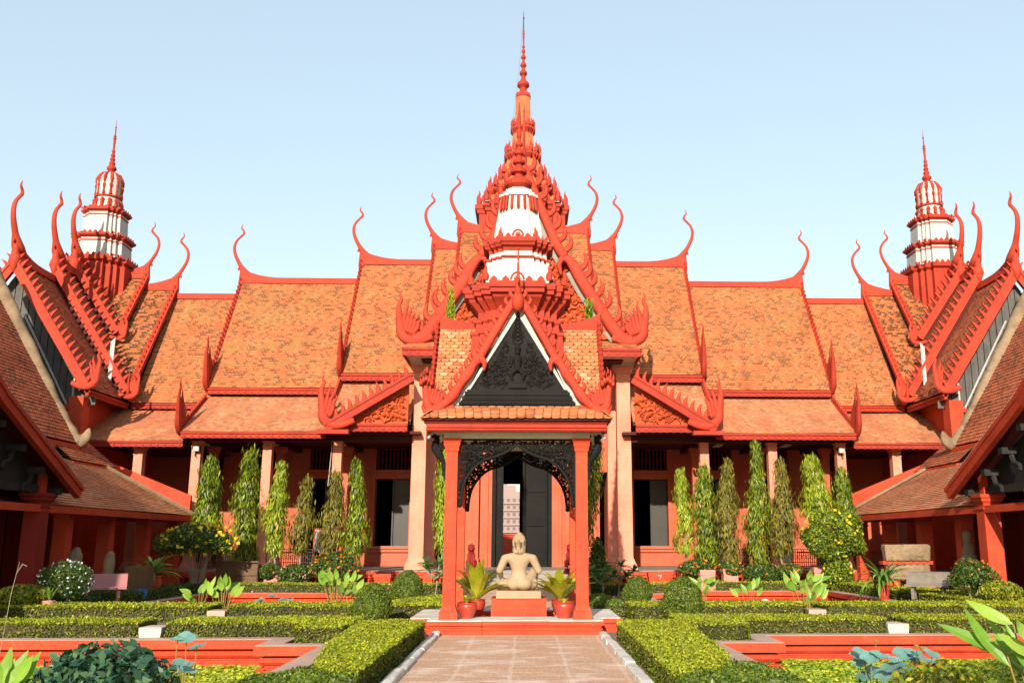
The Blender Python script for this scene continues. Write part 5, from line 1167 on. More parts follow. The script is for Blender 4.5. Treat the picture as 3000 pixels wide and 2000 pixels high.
# pools: coping, moulded wall, water, weed
def pool(key):
    rs = POOL[key]; s = key[1]
    # outline of the union (outer rect + inner step) as a loop
    o, i_ = rs; X0, X1 = (o[0], i_[1]) if s < 0 else (i_[0], o[1])
    if s < 0: loop = [(o[0], o[2]), (i_[1] if i_[2] <= o[2] else o[1], o[2])]+([(o[1], i_[2]), (i_[1], i_[2])] if i_[2] > o[2] else [])+[(i_[1], i_[3]), (o[1], i_[3]), (o[1], o[3]), (o[0], o[3])]
    else: loop = [(i_[0] if i_[2] <= o[2] else o[0], o[2]), (o[1], o[2]), (o[1], o[3]), (o[0], o[3]), (o[0], i_[3]), (i_[0], i_[3])]+([(i_[0], i_[2]), (o[0], i_[2])] if i_[2] > o[2] else [])
    if loop[0] == loop[1]: loop = loop[1:]
    def off(e):                                # inset the loop by e (positive: into the pool)
        out = []; n = len(loop)
        for k in range(n):
            a, b, c = Vector(loop[k-1]), Vector(loop[k]), Vector(loop[(k+1) % n])
            d1 = (b-a).normalized(); d2 = (c-b).normalized(); n1 = Vector((-d1.y, d1.x)); n2 = Vector((-d2.y, d2.x)); out.append(b+n1*e+n2*e if abs(d1.dot(d2)) < .5 else b+n1*e)
        return out
    cp_ = MB(); prof = [(-.36, -.04), (-.36, .08), (.0, .082), (.015, .07), (.015, -.07), (-.06, -.075)]
    cp_.loft([[(v.x, v.y, z) for v in off(e)] for e, z in prof], cap=False); cop = cp_
    w = MB(); prof = [(.016, .075), (.016, -.072), (-.12, -.073), (-.125, -.11), (-.07, -.115), (-.045, -.14), (-.05, -.18), (-.09, -.225), (-.13, -.235), (-.13, -.26), (-.05, -.265), (-.05, -.29), (.0, -.295), (.0, -.5)]
    w.loft([[(v.x, v.y, z) for v in off(e)] for e, z in prof], cap=False)
    t = thing('lily_pool', '%s pool with red moulded rim to the %s of the path' % (key[0], 'left' if s < 0 else 'right'), 'pool', ((X0+X1)/2, (o[2]+o[3])/2, 0), 'pools of the court')
    for mbx, nm, mt in ((cop, 'coping', 'coping'), (w, 'pool_wall', 'red')):
        mbx.v = [(a-t.location.x, b-t.location.y, c) for a, b, c in mbx.v]; mbx.obj(nm, mt, t)
    wt = MB(); wt.add([(v.x, v.y, -.36) for v in off(.0)], [tuple(range(len(loop)))]); structure(wt.obj('pool_water', 'water'))
m, nt_, b_, tc = base('pond_water', .06, .5); b_.inputs['Base Color'].default_value = (.03, .035, .02, 1); bump(nt_, b_, noise(nt_, tc.outputs['Object'], 3, 2), .08, .02); M['water'] = m
for k in POOL: pool(k)
def weed(x0, x1, y0, y1, n, mat, name, fn=lambda x, y: True, sz=.035):
    q = RNG.uniform([x0, y0], [x1, y1], size=(n, 2)); v = np.sin(q[:, 0]*1.3+q[:, 1]*.9)+np.sin(q[:, 0]*2.9-q[:, 1]*2.1)*.6
    keep = np.array([fn(a, b) for a, b in q]) & (v > -1.25); q = q[keep]; P = np.c_[q, np.full(len(q), -.345)+RNG.uniform(0, .035, len(q))+.012*np.sin(q[:, 0]*9)*np.sin(q[:, 1]*7)]
    o = MB().quads(leaves(P, np.tile([0, 0, 1.], (len(P), 1)), sz, .8, .35)).obj(name, mat); return tag(o, kind='stuff')
weed(-11.2, -3.15, 11.2, 16.35, 30000, 'duck', 'floating_weed', lambda x, y: not (x > -4.15 and y > 15.35))
weed(3.35, 9.5, 10.8, 16.8, 30000, 'duck', 'floating_weed', lambda x, y: not (x < 4.3 and y > 15.6) and (x-3.0)*.5+(y-12.2)*.9 > 1.1)
weed(3.35, 11.2, 8.5, 16.8, 30000, 'duck2', 'floating_weed', lambda x, y: not (x < 4.3 and y > 15.6))
weed(-9.9, -4.0, 23, 31, 5000, 'duck2', 'floating_weed', sz=.05)
# hedges -------------------------------------------------------
H = 'clipped hedges of the court'
hedge('broad clipped hedge along the left edge of the path, near', [(-1.66, 10.35), (-1.62, 16.9), (-2.0, 17.25), (-2.78, 17.1), (-2.70, 15.9), (-2.56, 13.4), (-2.30, 11.3), (-2.0, 10.6)], .33, dens=4200, size=.02, group=H)
hedge('broad clipped hedge along the right edge of the path, near', [(1.70, 10.2), (1.74, 17.0), (2.84, 17.1), (2.80, 15.0), (2.70, 13.2), (2.60, 11.8), (2.3, 10.7)], .33, dens=4200, size=.02, group=H)
hedge('low hedge with leaves darkened as shade at the bottom edge left of the path', [(-1.62, 8.0), (-1.62, 10.3), (-2.0, 10.75), (-2.35, 10.9), (-2.75, 10.3), (-2.85, 8.0)], .30, dens=4200, size=.022, group=H, mat='ball')  # darker leaf material stands in for shade on this hedge
hedge('low hedge with leaves darkened as shade at the bottom edge right of the path', [(1.72, 8.0), (1.72, 10.2), (2.1, 10.9), (2.5, 11.5), (2.85, 11.2), (3.0, 9.6), (3.0, 8.0)], .30, dens=4200, size=.022, group=H, mat='ball')  # shade painted here too, by the same darker leaves
hedge('hedge along the near left pool, outer part left of the white block', [(-12.6, 16.85), (-6.52, 16.85), (-6.52, 17.75), (-12.6, 17.75)], .33, dens=2600, group=H)
hedge('hedge along the near left pool, inner part beside the ball-shaped bush', [(-6.05, 16.85), (-3.66, 16.85), (-3.6, 15.9), (-2.86, 15.9), (-2.84, 18.1), (-6.05, 17.95)], .33, dens=2900, group=H)
hedge('hedge along the near right pool, inner part beside the ball-shaped bush', [(6.62, 17.25), (3.95, 17.25), (3.9, 16.3), (2.9, 16.2), (2.88, 18.4), (6.62, 18.2)], .33, dens=2900, group=H)
hedge('hedge along the near right pool, outer part right of the white block', [(7.0, 17.25), (12.9, 17.25), (12.9, 18.2), (7.0, 18.2)], .33, dens=2600, group=H)
hedge('second row hedge on the left, outer part left of the gap', [(-12.8, 20.9), (-6.70, 20.9), (-6.70, 22.1), (-9.0, 22.15), (-12.8, 22.4)], .34, dens=1700, size=.026, group=H)
hedge('second row hedge on the left, inner part right of the gap', [(-6.25, 20.9), (-3.45, 20.9), (-3.45, 22.2), (-6.25, 22.2)], .34, dens=1700, size=.026, group=H)
hedge('short hedge block on the left touching the shrine base', [(-3.35, 21.0), (-1.5, 21.4), (-1.3, 24.6), (-2.2, 25.5), (-3.2, 22.6)], .33, dens=1500, size=.026, group=H)
hedge('short hedge block on the right touching the shrine base', [(2.3, 21.2), (1.45, 21.5), (1.3, 24.8), (2.1, 25.8), (2.4, 22.8)], .33, dens=1500, size=.026, group=H, mat='ball')
hedge('second row hedge on the right, inner part left of the gap', [(2.45, 20.9), (6.25, 20.9), (6.25, 22.2), (2.45, 22.3)], .34, dens=1700, size=.026, group=H)
hedge('second row hedge on the right, outer part right of the gap', [(6.7, 20.9), (12.8, 20.5), (12.8, 22.2), (6.7, 22.1)], .34, dens=1700, size=.026, group=H)
hedge('dark hedge running back along the left pool towards the hall', [(-10.4, 22.6), (-10.4, 30.9), (-10.0, 31.9), (-11.1, 32.2), (-11.5, 31.0), (-12.2, 22.6)], .36, dens=1000, size=.032, group=H, mat='shrub')
hedge('hedge running back along the right pool towards the hall', [(10.65, 22.4), (10.65, 32.4), (11.6, 32.8), (11.9, 31.0), (12.2, 22.4)], .36, dens=1000, size=.032, group=H)
hedge('far hedge below the hall on the left', [(-9.9, 31.8), (-2.2, 30.9), (-2.2, 31.9), (-9.9, 32.8)], .36, dens=1000, size=.032, group=H)
hedge('far hedge below the hall on the right, behind the pool', [(6.2, 32.6), (10.5, 32.6), (10.5, 33.5), (6.2, 33.5)], .36, dens=1000, size=.032, group=H)
hedge('far hedge below the hall on the right, beside the path', [(1.6, 30.9), (5.0, 31.3), (5.0, 32.2), (1.6, 31.9)], .36, dens=1000, size=.032, group=H)
BLK = paint('pinkish_white_stone', (.52, .44, .39), (.42, .30, .25), amt=.8, sc=5, bsc=25, bp=.4, dirt=(.25, .18, .14), dirta=.4)
for i, (x, y, l) in enumerate(((-6.29, 16.82, 'left front row'), (-6.47, 20.85, 'left second row'), (6.81, 17.2, 'right front row'), (6.48, 20.85, 'right second row'))):
    o = MB(); o.loft([[(sx*a, sy, z) for sx, sy in ((-1, 0), (1, 0), (1, .5), (-1, .5))] for a, z in ((.15, 0), (.17, .03), (.19, .17), (.19, .24))]); o = o.obj('stone_block', BLK if i % 2 == 0 else 'coping', None); o.location = (x, y, .0)
    tag(o, 'pale stone block closing the gap in the hedge, '+l, 'stone block', 'stone blocks between the hedges')
# topiary balls
for x, y, rx, h, l in ((-2.93, 19.35, .37, .86, 'darkish ball-shaped bush left of the path, the nearer one'), (-2.95, 25.2, .385, .95, 'ball-shaped bush left of the shrine, the farther one'), (3.30, 19.5, .40, .97, 'large pointed ball-shaped bush right of the path, the nearer one'), (3.05, 25.2, .37, .80, 'dark ball-shaped bush right of the shrine, the farther one')):
    t = thing('topiary_bush', l, 'topiary', (x, y, 0), 'topiary bushes beside the shrine'); P, N = ellipsoid_pts(16000, (rx, rx, h/2), shell=.12)
    w = 1+.05*np.sin(N[:, 0]*5+x)*np.sin(N[:, 2]*4)+.03*np.sin(N[:, 1]*9+N[:, 2]*7); sq = 1+.16*(1-N[:, 2]**2)*(N[:, 2] < 0)
    P = P*w[:, None]; P[:, :2] *= sq[:, None]; P[:, 2] += h/2; MB().quads(leaves(P, N, .022, .6, .7)).obj('foliage', 'ball', t)
    c = MB(); c.ball((0, 0, h/2), (rx*.9, rx*.9, h/2*.9), 16, 10); c.obj('twigs', 'hedge_core', t)
# columnar weeping trees -----------------------------------------
def ashoka_meshes(mat, seed, dense=1.):
    rg = np.random.default_rng(seed); nb = int(330*dense); L_ = []
    for _ in range(nb):
        z = rg.uniform(.17, .99)**.9; az = rg.uniform(0, 2*pi); prof = (sin(min(1, (1-z)*1.45+.03)*pi/2)**1.)*(.78+.22*sin(z*10+seed))*(1.0 if z > .3 else .45+.55*(z-.1)/.2)
        r = prof*rg.uniform(.35, 1.0); k = rg.integers(9, 17)
        c = np.array([r*cos(az), r*sin(az), z]); P = c+rg.normal(size=(k, 3))*np.array([.13, .13, .018]); P[:, 2] -= np.abs(rg.normal(size=k))*.018
        N = np.tile([cos(az), sin(az), .25], (k, 1)); L_.append((P, N))
    return np.concatenate([a for a, _ in L_]), np.concatenate([b for _, b in L_]), rg
def ashoka(px, ytop, ybot, hw, Y, mat, seed, label, dense=1.):
    b = at(px*1.27551, ybot*1.27551, Y=Y); tp = at(px*1.27551, ytop*1.27551, Y=Y); h = tp[2]; w = hw*1.27551*Y/2730*(1.34+.12*sin(seed*1.7))
    t = thing('weeping_tree', label, 'tree', (b[0], Y, 0), 'slender weeping trees in front of the hall'); P, N, rg = ashoka_meshes(mat, seed, dense)
    z0 = max(.25, b[2]-.25); P[:, 2] = z0+(P[:, 2]-.15)/.85*(h-z0); P[:, 0] *= w; P[:, 1] *= w; bend = .12*np.sin(P[:, 2]*1.3+seed); P[:, 0] += bend*.6
    q = leaves(P, N, .115, .18, .35, down=.28, rng=rg); MB().quads(q).obj('crown', mat, t)
    tr = MB(); q = [(.07*sin(z*1.3+seed), .03*cos(z*2+seed), z) for z in np.linspace(0, h*.97, 12)]; tr.tube(q, [.045*(1-i/13) for i in range(12)], 7)
    for k in range(14):
        z = h*(.3+.045*k); a = k*2.4; tr.tube([(.07*sin(z*1.3+seed), 0, z), (w*.2*cos(a), w*.2*sin(a), z+.04), (w*.42*cos(a), w*.42*sin(a), z-.1)], [.012, .008, .003], 4)
    tr.obj('trunk', 'bark', t); return t
TREES = [(476, 1050, 1210, 29, 'ashoka', 'first tree from the left, half behind the yellow flowering shrub'), (558, 1027, 1300, 39, 'ashoka', 'tallest and fullest tree left of the shrine'), (632, 1062, 1265, 27, 'ashoka3', 'bright green tree, third from the left'), (693, 1098, 1262, 28, 'ashoka2', 'thin browning olive tree, fourth from the left'), (762, 1084, 1262, 30, 'ashoka2', 'dull dark olive tree, fifth from the left'), (813, 1058, 1268, 27, 'ashoka', 'slim tree nearest the big column left of the shrine'),
         (1572, 1075, 1262, 24, 'ashoka3', 'thin sparse yellow-green tree, nearest the shrine on the right'), (1624, 1070, 1285, 30, 'ashoka', 'full tree in front of the column, second of the right row'), (1677, 1057, 1290, 29, 'ashoka2', 'olive tree, third of the right row'), (1745, 1015, 1298, 30, 'ashoka', 'tallest tree of the right row'), (1799, 1055, 1270, 29, 'ashoka2', 'olive tree touching the tallest one on its right'), (1874, 1048, 1180, 33, 'ashoka3', 'bright tree rising above the round yellow bush'), (1943, 1075, 1200, 25, 'ashoka', 'small dark tree at the right end of the row')]
for i, (px, yt, yb, hw, mt, lb) in enumerate(TREES): ashoka(px, yt, yb, hw, 34.2+.5*sin(i*2.1), mt, 31+i, 'slender weeping tree: '+lb, .6 if 'thin' in lb else 1.05)
ashoka(1017, 668, 1262, 24, 29.5, 'ashoka3', 77, 'very tall weeping tree beside the left shrine posts, its top above the shrine roof', 1.7)
ashoka(1352, 693, 1250, 24, 29.5, 'ashoka', 78, 'very tall weeping tree beside the right shrine posts', 1.7)
M['citrus'] = leaf_mat('citrus_leaves', [(.02, .05, .006), (.08, .14, .01), (.17, .24, .015), (.34, .38, .03), (.10, .15, .012)], .42)
# shrubs -----------------------------------------------------------
def shrub(label, c, r, n, mat, size, flower=None, nf=0, fs=.03, asp=.5, name='flowering_shrub', cat='shrub', group=None, stems=6, tilt=.8, shell=.5, zmin=-.7, clump=0):
    t = thing(name, label, cat, (c[0], c[1], 0), group); P, N = ellipsoid_pts(n, r, shell=shell, zmin=zmin); z = c[2]
    if clump: P += (np.sin(P[:, :1]*clump*3+1)*np.sin(P[:, 1:2]*clump*4)+np.sin(P[:, 2:]*clump*5+P[:, :1]*4*clump))*np.array(r)*.12*N
    P = P+[0, 0, z]; MB().quads(leaves(P, N, size, asp, tilt)).obj('foliage', mat, t)
    if flower:
        P, N = ellipsoid_pts(nf, [q*1.03 for q in r], shell=.12, zmin=-.75); P = P[np.argsort(RNG.uniform(size=len(P)))]; F_ = MB(); arr = []
        if len(P): 
            for k in range(3): arr.append(leaves(P+[0, 0, z]+RNG.normal(size=P.shape)*fs*.3, N*[1, 1, 1]+[0, -.6, .1], fs, .9, .5))
            F_.quads(np.concatenate(arr)).obj('blossoms', flower, t)
    s_ = MB()
    for k in range(stems):
        a = 2.4*k; s_.tube([(.06*cos(a), .06*sin(a), 0), (r[0]*.25*cos(a), r[1]*.25*sin(a), z*.6), (r[0]*.6*cos(a), r[1]*.6*sin(a), z+r[2]*.3)], [.018, .013, .006], 5)
    s_.obj('stems', 'bark', t); return t
def A(px, py, Y): v = at(px*1.27551, py*1.27551, Y=Y); return (v[0], v[1], v[2])
def S2(px, Y): return px*1.27551*Y*1.02/2730
c = A(457, 1243, 31.5); shrub('wide shrub covered with yellow flowers left of the tallest tree', c, (S2(82, 31.5), .9, S2(38, 31.5)), 9000, 'shrub', .05, 'yellow', 170, .06, clump=1, stems=16)
c = A(1912, 1232, 32.5); shrub('rounded clipped bush with yellow fruit in front of the right gallery', c, (S2(66, 32.5), .85, S2(60, 32.5)), 13000, 'citrus', .055, 'yellow', 70, .055, stems=6, shell=.3, zmin=-1, clump=1.2)
c = A(1925, 1318, 32.3); shrub('lower bush with yellow leaves under the clipped bush', c, (S2(34, 32.3), .5, S2(40, 32.3)), 4000, 'citrus', .05, 'yellow', 30, .04, zmin=-1)
c = A(150, 1332, 22.5); shrub('bush dotted with small white flowers beside the pink bench', c, (S2(56, 22.5), .6, S2(42, 22.5)), 7000, 'shrub', .03, 'wflower', 150, .022, asp=.35, zmin=-1)
c = A(55, 1368, 21.8); shrub('low yellow-green leafed bush at the left edge', c, (S2(58, 21.8), .5, S2(24, 21.8)), 4500, 'ygleaf', .045, zmin=-1, name='leafy_shrub')
c = A(2235, 1322, 23.5); shrub('bush with orange flowers in front of the right porch column', c, (S2(55, 23.5), .6, S2(36, 23.5)), 4500, 'shrub', .035, 'orange', 60, .025, clump=1.4, zmin=-1)
c = A(2298, 1358, 22.3); shrub('low yellow-green leafed bush at the right edge', c, (S2(44, 22.3), .5, S2(24, 22.3)), 4500, 'ygleaf', .04, zmin=-1, name='leafy_shrub')
for px, py, hw, hh, fl, nf, l, mt in ((618, 1312, 24, 18, 'orange', 25, 'small orange-flowered shrub beside the wooden planter', 'shrub'), (675, 1318, 42, 22, 'pinkfl', 60, 'dark shrub with pink flowers below the railing', 'shrub'), (770, 1300, 58, 32, 'orange', 120, 'dark shrub full of orange flowers left of the hall steps', 'shrub'),
        (1600, 1305, 42, 20, 'orange', 90, 'orange-flowered shrub behind the pointed ball bush', 'shrub'), (1680, 1305, 26, 18, 'orange', 40, 'small orange-flowered shrub over a pink planter', 'shrub'), (1752, 1318, 44, 24, 'orange', 8, 'plain green mounded shrub below the right railing', 'shrub'), (1815, 1310, 26, 16, 'orange', 50, 'low orange-flowered shrub left of the square pink planter', 'shrub')):
    c = A(px, py, 33.2); shrub(l, c, (S2(hw, 33.2), .55, S2(hh, 33.2)), 3600, mt, .045, fl, nf, .035, zmin=-1)
c = A(255, 1556, 8.0); shrub('large dark glossy-leaved bush in the left foreground', (c[0]-.05, 8.0, c[2]-.12), (.58, .55, .40), 2600, 'darkleaf', .055, asp=.5, name='leafy_shrub', tilt=.7, shell=.55, zmin=-.9)
c = A(2160, 1560, 8.6); shrub('yellow-green variegated bush in the right foreground', (c[0], 8.6, c[2]-.1), (.46, .4, .27), 900, 'ygleaf', .045, asp=.45, name='leafy_shrub', tilt=.8, shell=.6, zmin=-.9)
# broad-leaved water plants
def blade_leaf(mb, base, tip, w, droop=.1, bendn=None):
    B0 = Vector(base); T0 = Vector(tip); d = T0-B0; L = d.length; u = d.normalized(); s_ = u.cross(Vector((0, -1, .3))); s_.normalize(); nrm = s_.cross(u); n = 7; a_ = []; c_ = []; r_ = []
    for i in range(n+1):
        t = i/n; q = B0+d*t+nrm*(-droop*L*sin(pi*t)); ww = w*(sin(pi*min(1., t**.8))**.9)*(1-.0*t); a_.append(q+s_*ww+nrm*ww*.25); c_.append(q); r_.append(q-s_*ww+nrm*ww*.25)
    b0 = len(mb.v); m_ = n+1; mb.v.extend(map(tuple, a_+c_+r_))
    for i in range(n): mb.f.append((b0+i, b0+i+1, b0+m_+i+1, b0+m_+i)); mb.f.append((b0+m_+i, b0+m_+i+1, b0+2*m_+i+1, b0+2*m_+i))
def canna(label, loc, h, n, w, spread=.5, L=.4, z0=-.36, mat='canna', name='broad_leaved_plant'):
    t = thing(name, label, 'water plant', (loc[0], loc[1], z0), 'broad-leaved plants in the pools'); f = MB(); s_ = MB()
    for i in range(n):
        a = i*2.4+random.uniform(-.4, .4); r = spread*random.uniform(.1, .55); hh = (h-z0)*random.uniform(.55, .85); b = Vector((r*cos(a), r*sin(a)*.6, hh)); e = random.uniform(.15, 1.35)
        tip = b+Vector((cos(a)*cos(e), sin(a)*cos(e)*.7, sin(e)))*L*random.uniform(.8, 1.2); blade_leaf(f, b, tip, w*random.uniform(.8, 1.15), random.uniform(-.02, .15)); s_.tube([(r*.3*cos(a), r*.3*sin(a), 0), tuple(b*Vector((.7, .7, .6)) if False else Vector((b.x*.7, b.y*.7, b.z*.6))), tuple(b)], [.012, .009, .006], 5)
    f.obj('leaves', mat, t); s_.obj('stems', 'stem', t); return t
for px, py, Y, h, n, w, sp, l in ((455, 1385, 26.0, .55, 9, .07, .5, 'light green broad-leaved plant at the left end of the far left pool'), (513, 1390, 25.5, .72, 12, .08, .6, 'tall light green broad-leaved plant beside the gap in the left hedge'), (775, 1375, 26.5, .85, 26, .075, 1.0, 'dense light green plant clump behind the left ball bush'),
        (1612, 1375, 26.0, .80, 9, .07, .45, 'light green plant right of the pointed ball bush'), (1722, 1388, 26.5, .60, 7, .07, .8, 'sparse light green plant in the far right pool'), (1855, 1385, 26.0, .88, 26, .08, 1.0, 'dense light green plant clump in the far right pool'), (1870, 1405, 24.0, .45, 8, .06, .5, 'small light green plant at the gap in the right hedge')):
    c = A(px, py, Y); canna(l, (c[0], Y), h, n, w, sp)
c = A(2310, 1480, 7.0); canna('big light green leaves reaching in at the right edge', (c[0]+.40, 7.1), 1.42, 30, .05, .62, .46)
c = A(5, 1500, 8.5); canna('light green leaves reaching in at the left edge', (c[0]-.02, 8.5), .72, 12, .06, .5, .42)
# lotus
def lotus(label, spots, mat='lotus'):
    x = sum(s[0] for s in spots)/len(spots); y = sum(s[1] for s in spots)/len(spots); t = thing('lotus_plant', label, 'lotus', (x, y, -.36), 'lotus plants in the pools'); f = MB(); s_ = MB()
    for (a, b, z, r) in spots:
        a -= x; b -= y; z += .36; tl = random.uniform(-.4, .4); t2 = random.uniform(.1, .5); n = 14; b0 = len(f.v); f.v.append((a, b, z))
        for ring, kk in ((.5, -.05), (1., .02)):
            for k in range(n):
                an = 2*pi*k/n; rr = r*ring*(1+.05*sin(3*an)+.04*sin(5*an+a)); X_, Y_ = rr*cos(an), rr*sin(an); f.v.append((a+X_, b+Y_, z+r*kk*2+X_*tl-Y_*t2*-1+.1*r*ring*sin(4*an+b)))
        for k in range(n): f.f.append((b0, b0+1+k, b0+1+(k+1) % n)); f.f.append((b0+1+k, b0+1+n+k, b0+1+n+(k+1) % n, b0+1+(k+1) % n))
        s_.tube([(a+random.uniform(-.1, .1), b+.1, 0), (a+random.uniform(-.03, .03), b+.03, z*.5), (a, b, z)], .007, 5)
    f.obj('leaves', mat, t, smooth=True); s_.obj('stems', 'stem', t)
def LS(L, Y, r): return [(*(at(px*1.27551, py*1.27551, Y=Y+random.uniform(-.3, .3))), r*random.uniform(.75, 1.15)) for px, py in L]
lotus('lotus with blue-green round leaves on tall stems in the near left pool', LS([(408, 1466), (428, 1463), (413, 1520), (424, 1527), (430, 1538), (452, 1483)], 11.3, .10))
lotus('patch of blue-green lotus leaves in the near right pool', LS([(1968, 1505), (1985, 1500), (2000, 1507), (2020, 1503), (2050, 1512), (2066, 1525), (2075, 1500), (2092, 1508), (2110, 1503), (2128, 1515), (2045, 1530), (2100, 1500), (2012, 1540), (1975, 1520), (2060, 1545), (2140, 1500), (2090, 1535), (2030, 1555), (1990, 1550)], 11.2, .115))
lotus('low lotus leaves in the far left pool', LS([(600, 1375), (625, 1368), (650, 1375), (662, 1380), (640, 1384), (590, 1383)], 25.5, .13))
# fallen white pipe and ornaments are left of the hedge; potted and planted palms
def spiky(label, loc, h, n, L, w, mat='spike', pot=None, z0=0, el=(.3, 1.4), curl=1.0, cat='potted plant', name='strap_leaved_plant'):
    t = thing(name, label, cat, loc); f = MB()
    if pot: p = MB(); p.lathe(0, 0, pot_prof(pot, h), 20); p.obj('pot', 'pink' if pot < .14 else 'pot', t, smooth=True)
    for i in range(n): frond(f, L*random.uniform(.7, 1.1), i*2.4, random.uniform(*el), w, curl*random.uniform(.5, 1.3))
    f.v = [(x, y, q+h) for x, y, q in f.v]; f.obj('leaves', mat, t); return t
c = A(2028, 1335, 27.0); spiky('strap-leaved plant in a tall pot in front of the right gallery', (c[0], 27.0, 0), .50, 50, 1.15, .042, pot=.17, curl=1.5)
c = A(348, 1340, 28.5); spiky('dark palm-like plant in a red pot beside the left gallery column', (c[0], 28.5, 0), .72, 34, 1.0, .045, pot=.27)
c = A(112, 1385, 21.5); spiky('small spiky plant in a grey pot at the left hedge', (c[0], 21.5, .0), .42, 18, .34, .015, pot=.13, el=(.8, 1.5), curl=.4)
def frangipani(label, px, py, Y, h, r=.5):
    c = A(px, py, Y); t = thing('frangipani', label, 'tree', (c[0], Y, 0)); s_ = MB(); f = MB(); s_.tube([(0, 0, 0), (.05, 0, h*.5), (-.02, 0, h*.75)], [.05, .04, .035], 7)
    for k in range(5):
        a = k*1.3; e = Vector((r*cos(a), r*.7*sin(a), h*(.85+.2*sin(k)))); s_.tube([(-.02, 0, h*.6), tuple(e*.6+Vector((0, 0, .2*h))), tuple(e)], [.03, .025, .02], 6)
        g_ = MB()
        for j in range(13): frond(g_, .34, j*2.4, random.uniform(-.1, 1.1), .05, .5)
        f.add([(x+e.x, y+e.y, z+e.z) for x, y, z in g_.v], g_.f)
    s_.obj('trunk', 'bark', t); f.obj('leaves', 'palm', t)
frangipani('frangipani with long dark leaves left of the shrine', 1000, 1330, 29.0, 1.0, .35); frangipani('frangipani leaning beside the hall steps on the right', 1420, 1330, 30.5, .9, .5); frangipani('frangipani behind the right shrine post', 1382, 1320, 28.0, .8, .35)
c = A(1362, 1230, 29.8); shrub('dense narrow green bush behind the right shrine post', (c[0]+.15, 30.0, .9), (.28, .3, .95), 3500, 'shrub', .05, zmin=-1, name='leafy_shrub')
def rough_stone(mb, name, amp=.014, vox=.03):
    o = fuse(mb, name, 'oldstone', None, vox=vox, sm=2); rg = np.random.default_rng(3); me = o.data; n = len(me.vertices); co_ = np.zeros(n*3, dtype=np.float32); me.vertices.foreach_get('co', co_); co_ = co_.reshape(-1, 3)
    co_ += (np.sin(co_*23+1)*np.sin(co_[:, [1, 2, 0]]*31))*amp+rg.normal(size=co_.shape)*amp*.2; me.vertices.foreach_set('co', co_.ravel().astype(np.float32)); me.update(); return o
# planters, blocks, benches, stones, sign -------------------------------
def block(name, label, cat, mat, px0, px1, py0, py1, Y, depth=.5, group=None, taper=1., extra=None):
    a = at(px0*1.27551, py1*1.27551, Y=Y); b = at(px1*1.27551, py0*1.27551, Y=Y); z0 = 0; w = (b[0]-a[0])/2; h = b[2]; o = MB()
    o.loft([[(sx*w*k, sy*depth/2*k, z) for sx, sy in ((-1, -1), (1, -1), (1, 1), (-1, 1))] for k, z in ((taper, 0), (taper, .03), (1, h*.75), (1, h*.76), (1.05, h*.78), (1.05, h*.98), (1.02, h), (.86, h), (.85, h-.05))])
    o = o.obj(name, mat, None); o.location = ((a[0]+b[0])/2, Y+depth/2, 0); tag(o, label, cat, group); return o
gp = 'square planters below the hall'
block('planter', 'pink square planter between the wooden planter and the pink-flowered shrub', 'planter', 'pink', 605, 638, 1315, 1342, 33.0, .45, gp); block('planter', 'pink square planter at the left end of the right row', 'planter', 'pink', 1610, 1642, 1308, 1345, 32.6, .45, gp); block('planter', 'pink square planter under the small orange-flowered shrub', 'planter', 'pink', 1663, 1695, 1305, 1335, 32.9, .45, gp)
block('planter', 'large pale pink planter under the bright tree on the right', 'planter', 'pink', 1872, 1922, 1302, 1332, 33.0, .6, gp, .97)
block('red_block', 'red stepped block by the veranda left of the steps', 'block', 'red', 850, 897, 1318, 1342, 34.5, .5, 'red blocks by the veranda', .9); o = block('red_block', 'red stepped block marked 7 by the veranda right of the steps', 'block', 'red', 1491, 1540, 1314, 1340, 34.5, .5, 'red blocks by the veranda', .9)
w7 = MB(); w7.box(-.07, .07, -.272, -.266, .50, .525); w7.tube([(.06, -.27, .51), (.0, -.27, .40)], .012, 4); w7.obj('number_mark', 'white', o)
a = at(492*1.2755, 1335*1.2755, Y=32.6); b = at(592*1.2755, 1287*1.2755, Y=32.6); t = thing('wooden_planter', 'large brown boarded planter between the yellow shrub and the pink planter', 'planter', ((a[0]+b[0])/2, 33.0, 0)); w = (b[0]-a[0])/2; h = b[2]
for k in range(2):
    o = MB(); z0 = .10+k*(h-.1)/2; o.prism([(-w, 0), (w, 0), (w-.03, (h-.1)/2-.03), (-w+.06, (h-.1)/2-.03)], (0, -.35+.02*k, z0), (1, 0, 0), (0, .12, 1), .04); o.obj('board', 'wood', t)
o = MB(); o.box(-w-.03, w+.03, -.42, -.36, h-.06, h-.01); o.box(-w, w, -.30, .3, .05, h-.12); o.box(-.04, .0, -.41, -.36, .05, h); o.obj('frame', 'wood', t)
for x in (a[0]+.55, b[0]-.2): pass
def bench(label, loc, rz, mat, sc=1.):
    t = thing('curved_bench', label, 'bench', loc, 'curved concrete benches by the galleries', rz); t.scale = (sc, sc, sc*1.05); o = MB(); pr_ = [(.34, .38), (.33, .43), (.28, .45), (.1, .42), (-.02, .43), (-.10, .50), (-.17, .63), (-.26, .78), (-.36, .82), (-.38, .79), (-.28, .72), (-.20, .58), (-.14, .45), (-.06, .37), (.1, .37), (.28, .38)]
    o.prism(pr_, (0, 0, 0), (0, -1, 0), (0, 0, 1), 1.35); o.obj('seat', mat, t, smooth=False)
    for s in (-1, 1):
        l = MB(); l.prism([(.22, .385), (.20, 0), (.12, 0), (.1, .2), (0, .28), (-.08, .2), (-.12, 0), (-.22, 0), (-.12, .385)], (s*.45, 0, 0), (0, -1, 0), (0, 0, 1), .10); l.obj('leg', mat, t)
a = at(232*1.2755, 1362*1.2755, Y=24.5); bench('pink terrazzo bench beside the white-flowered bush', (a[0], 24.6, .20), radians(22), 'bench_pink', .80)
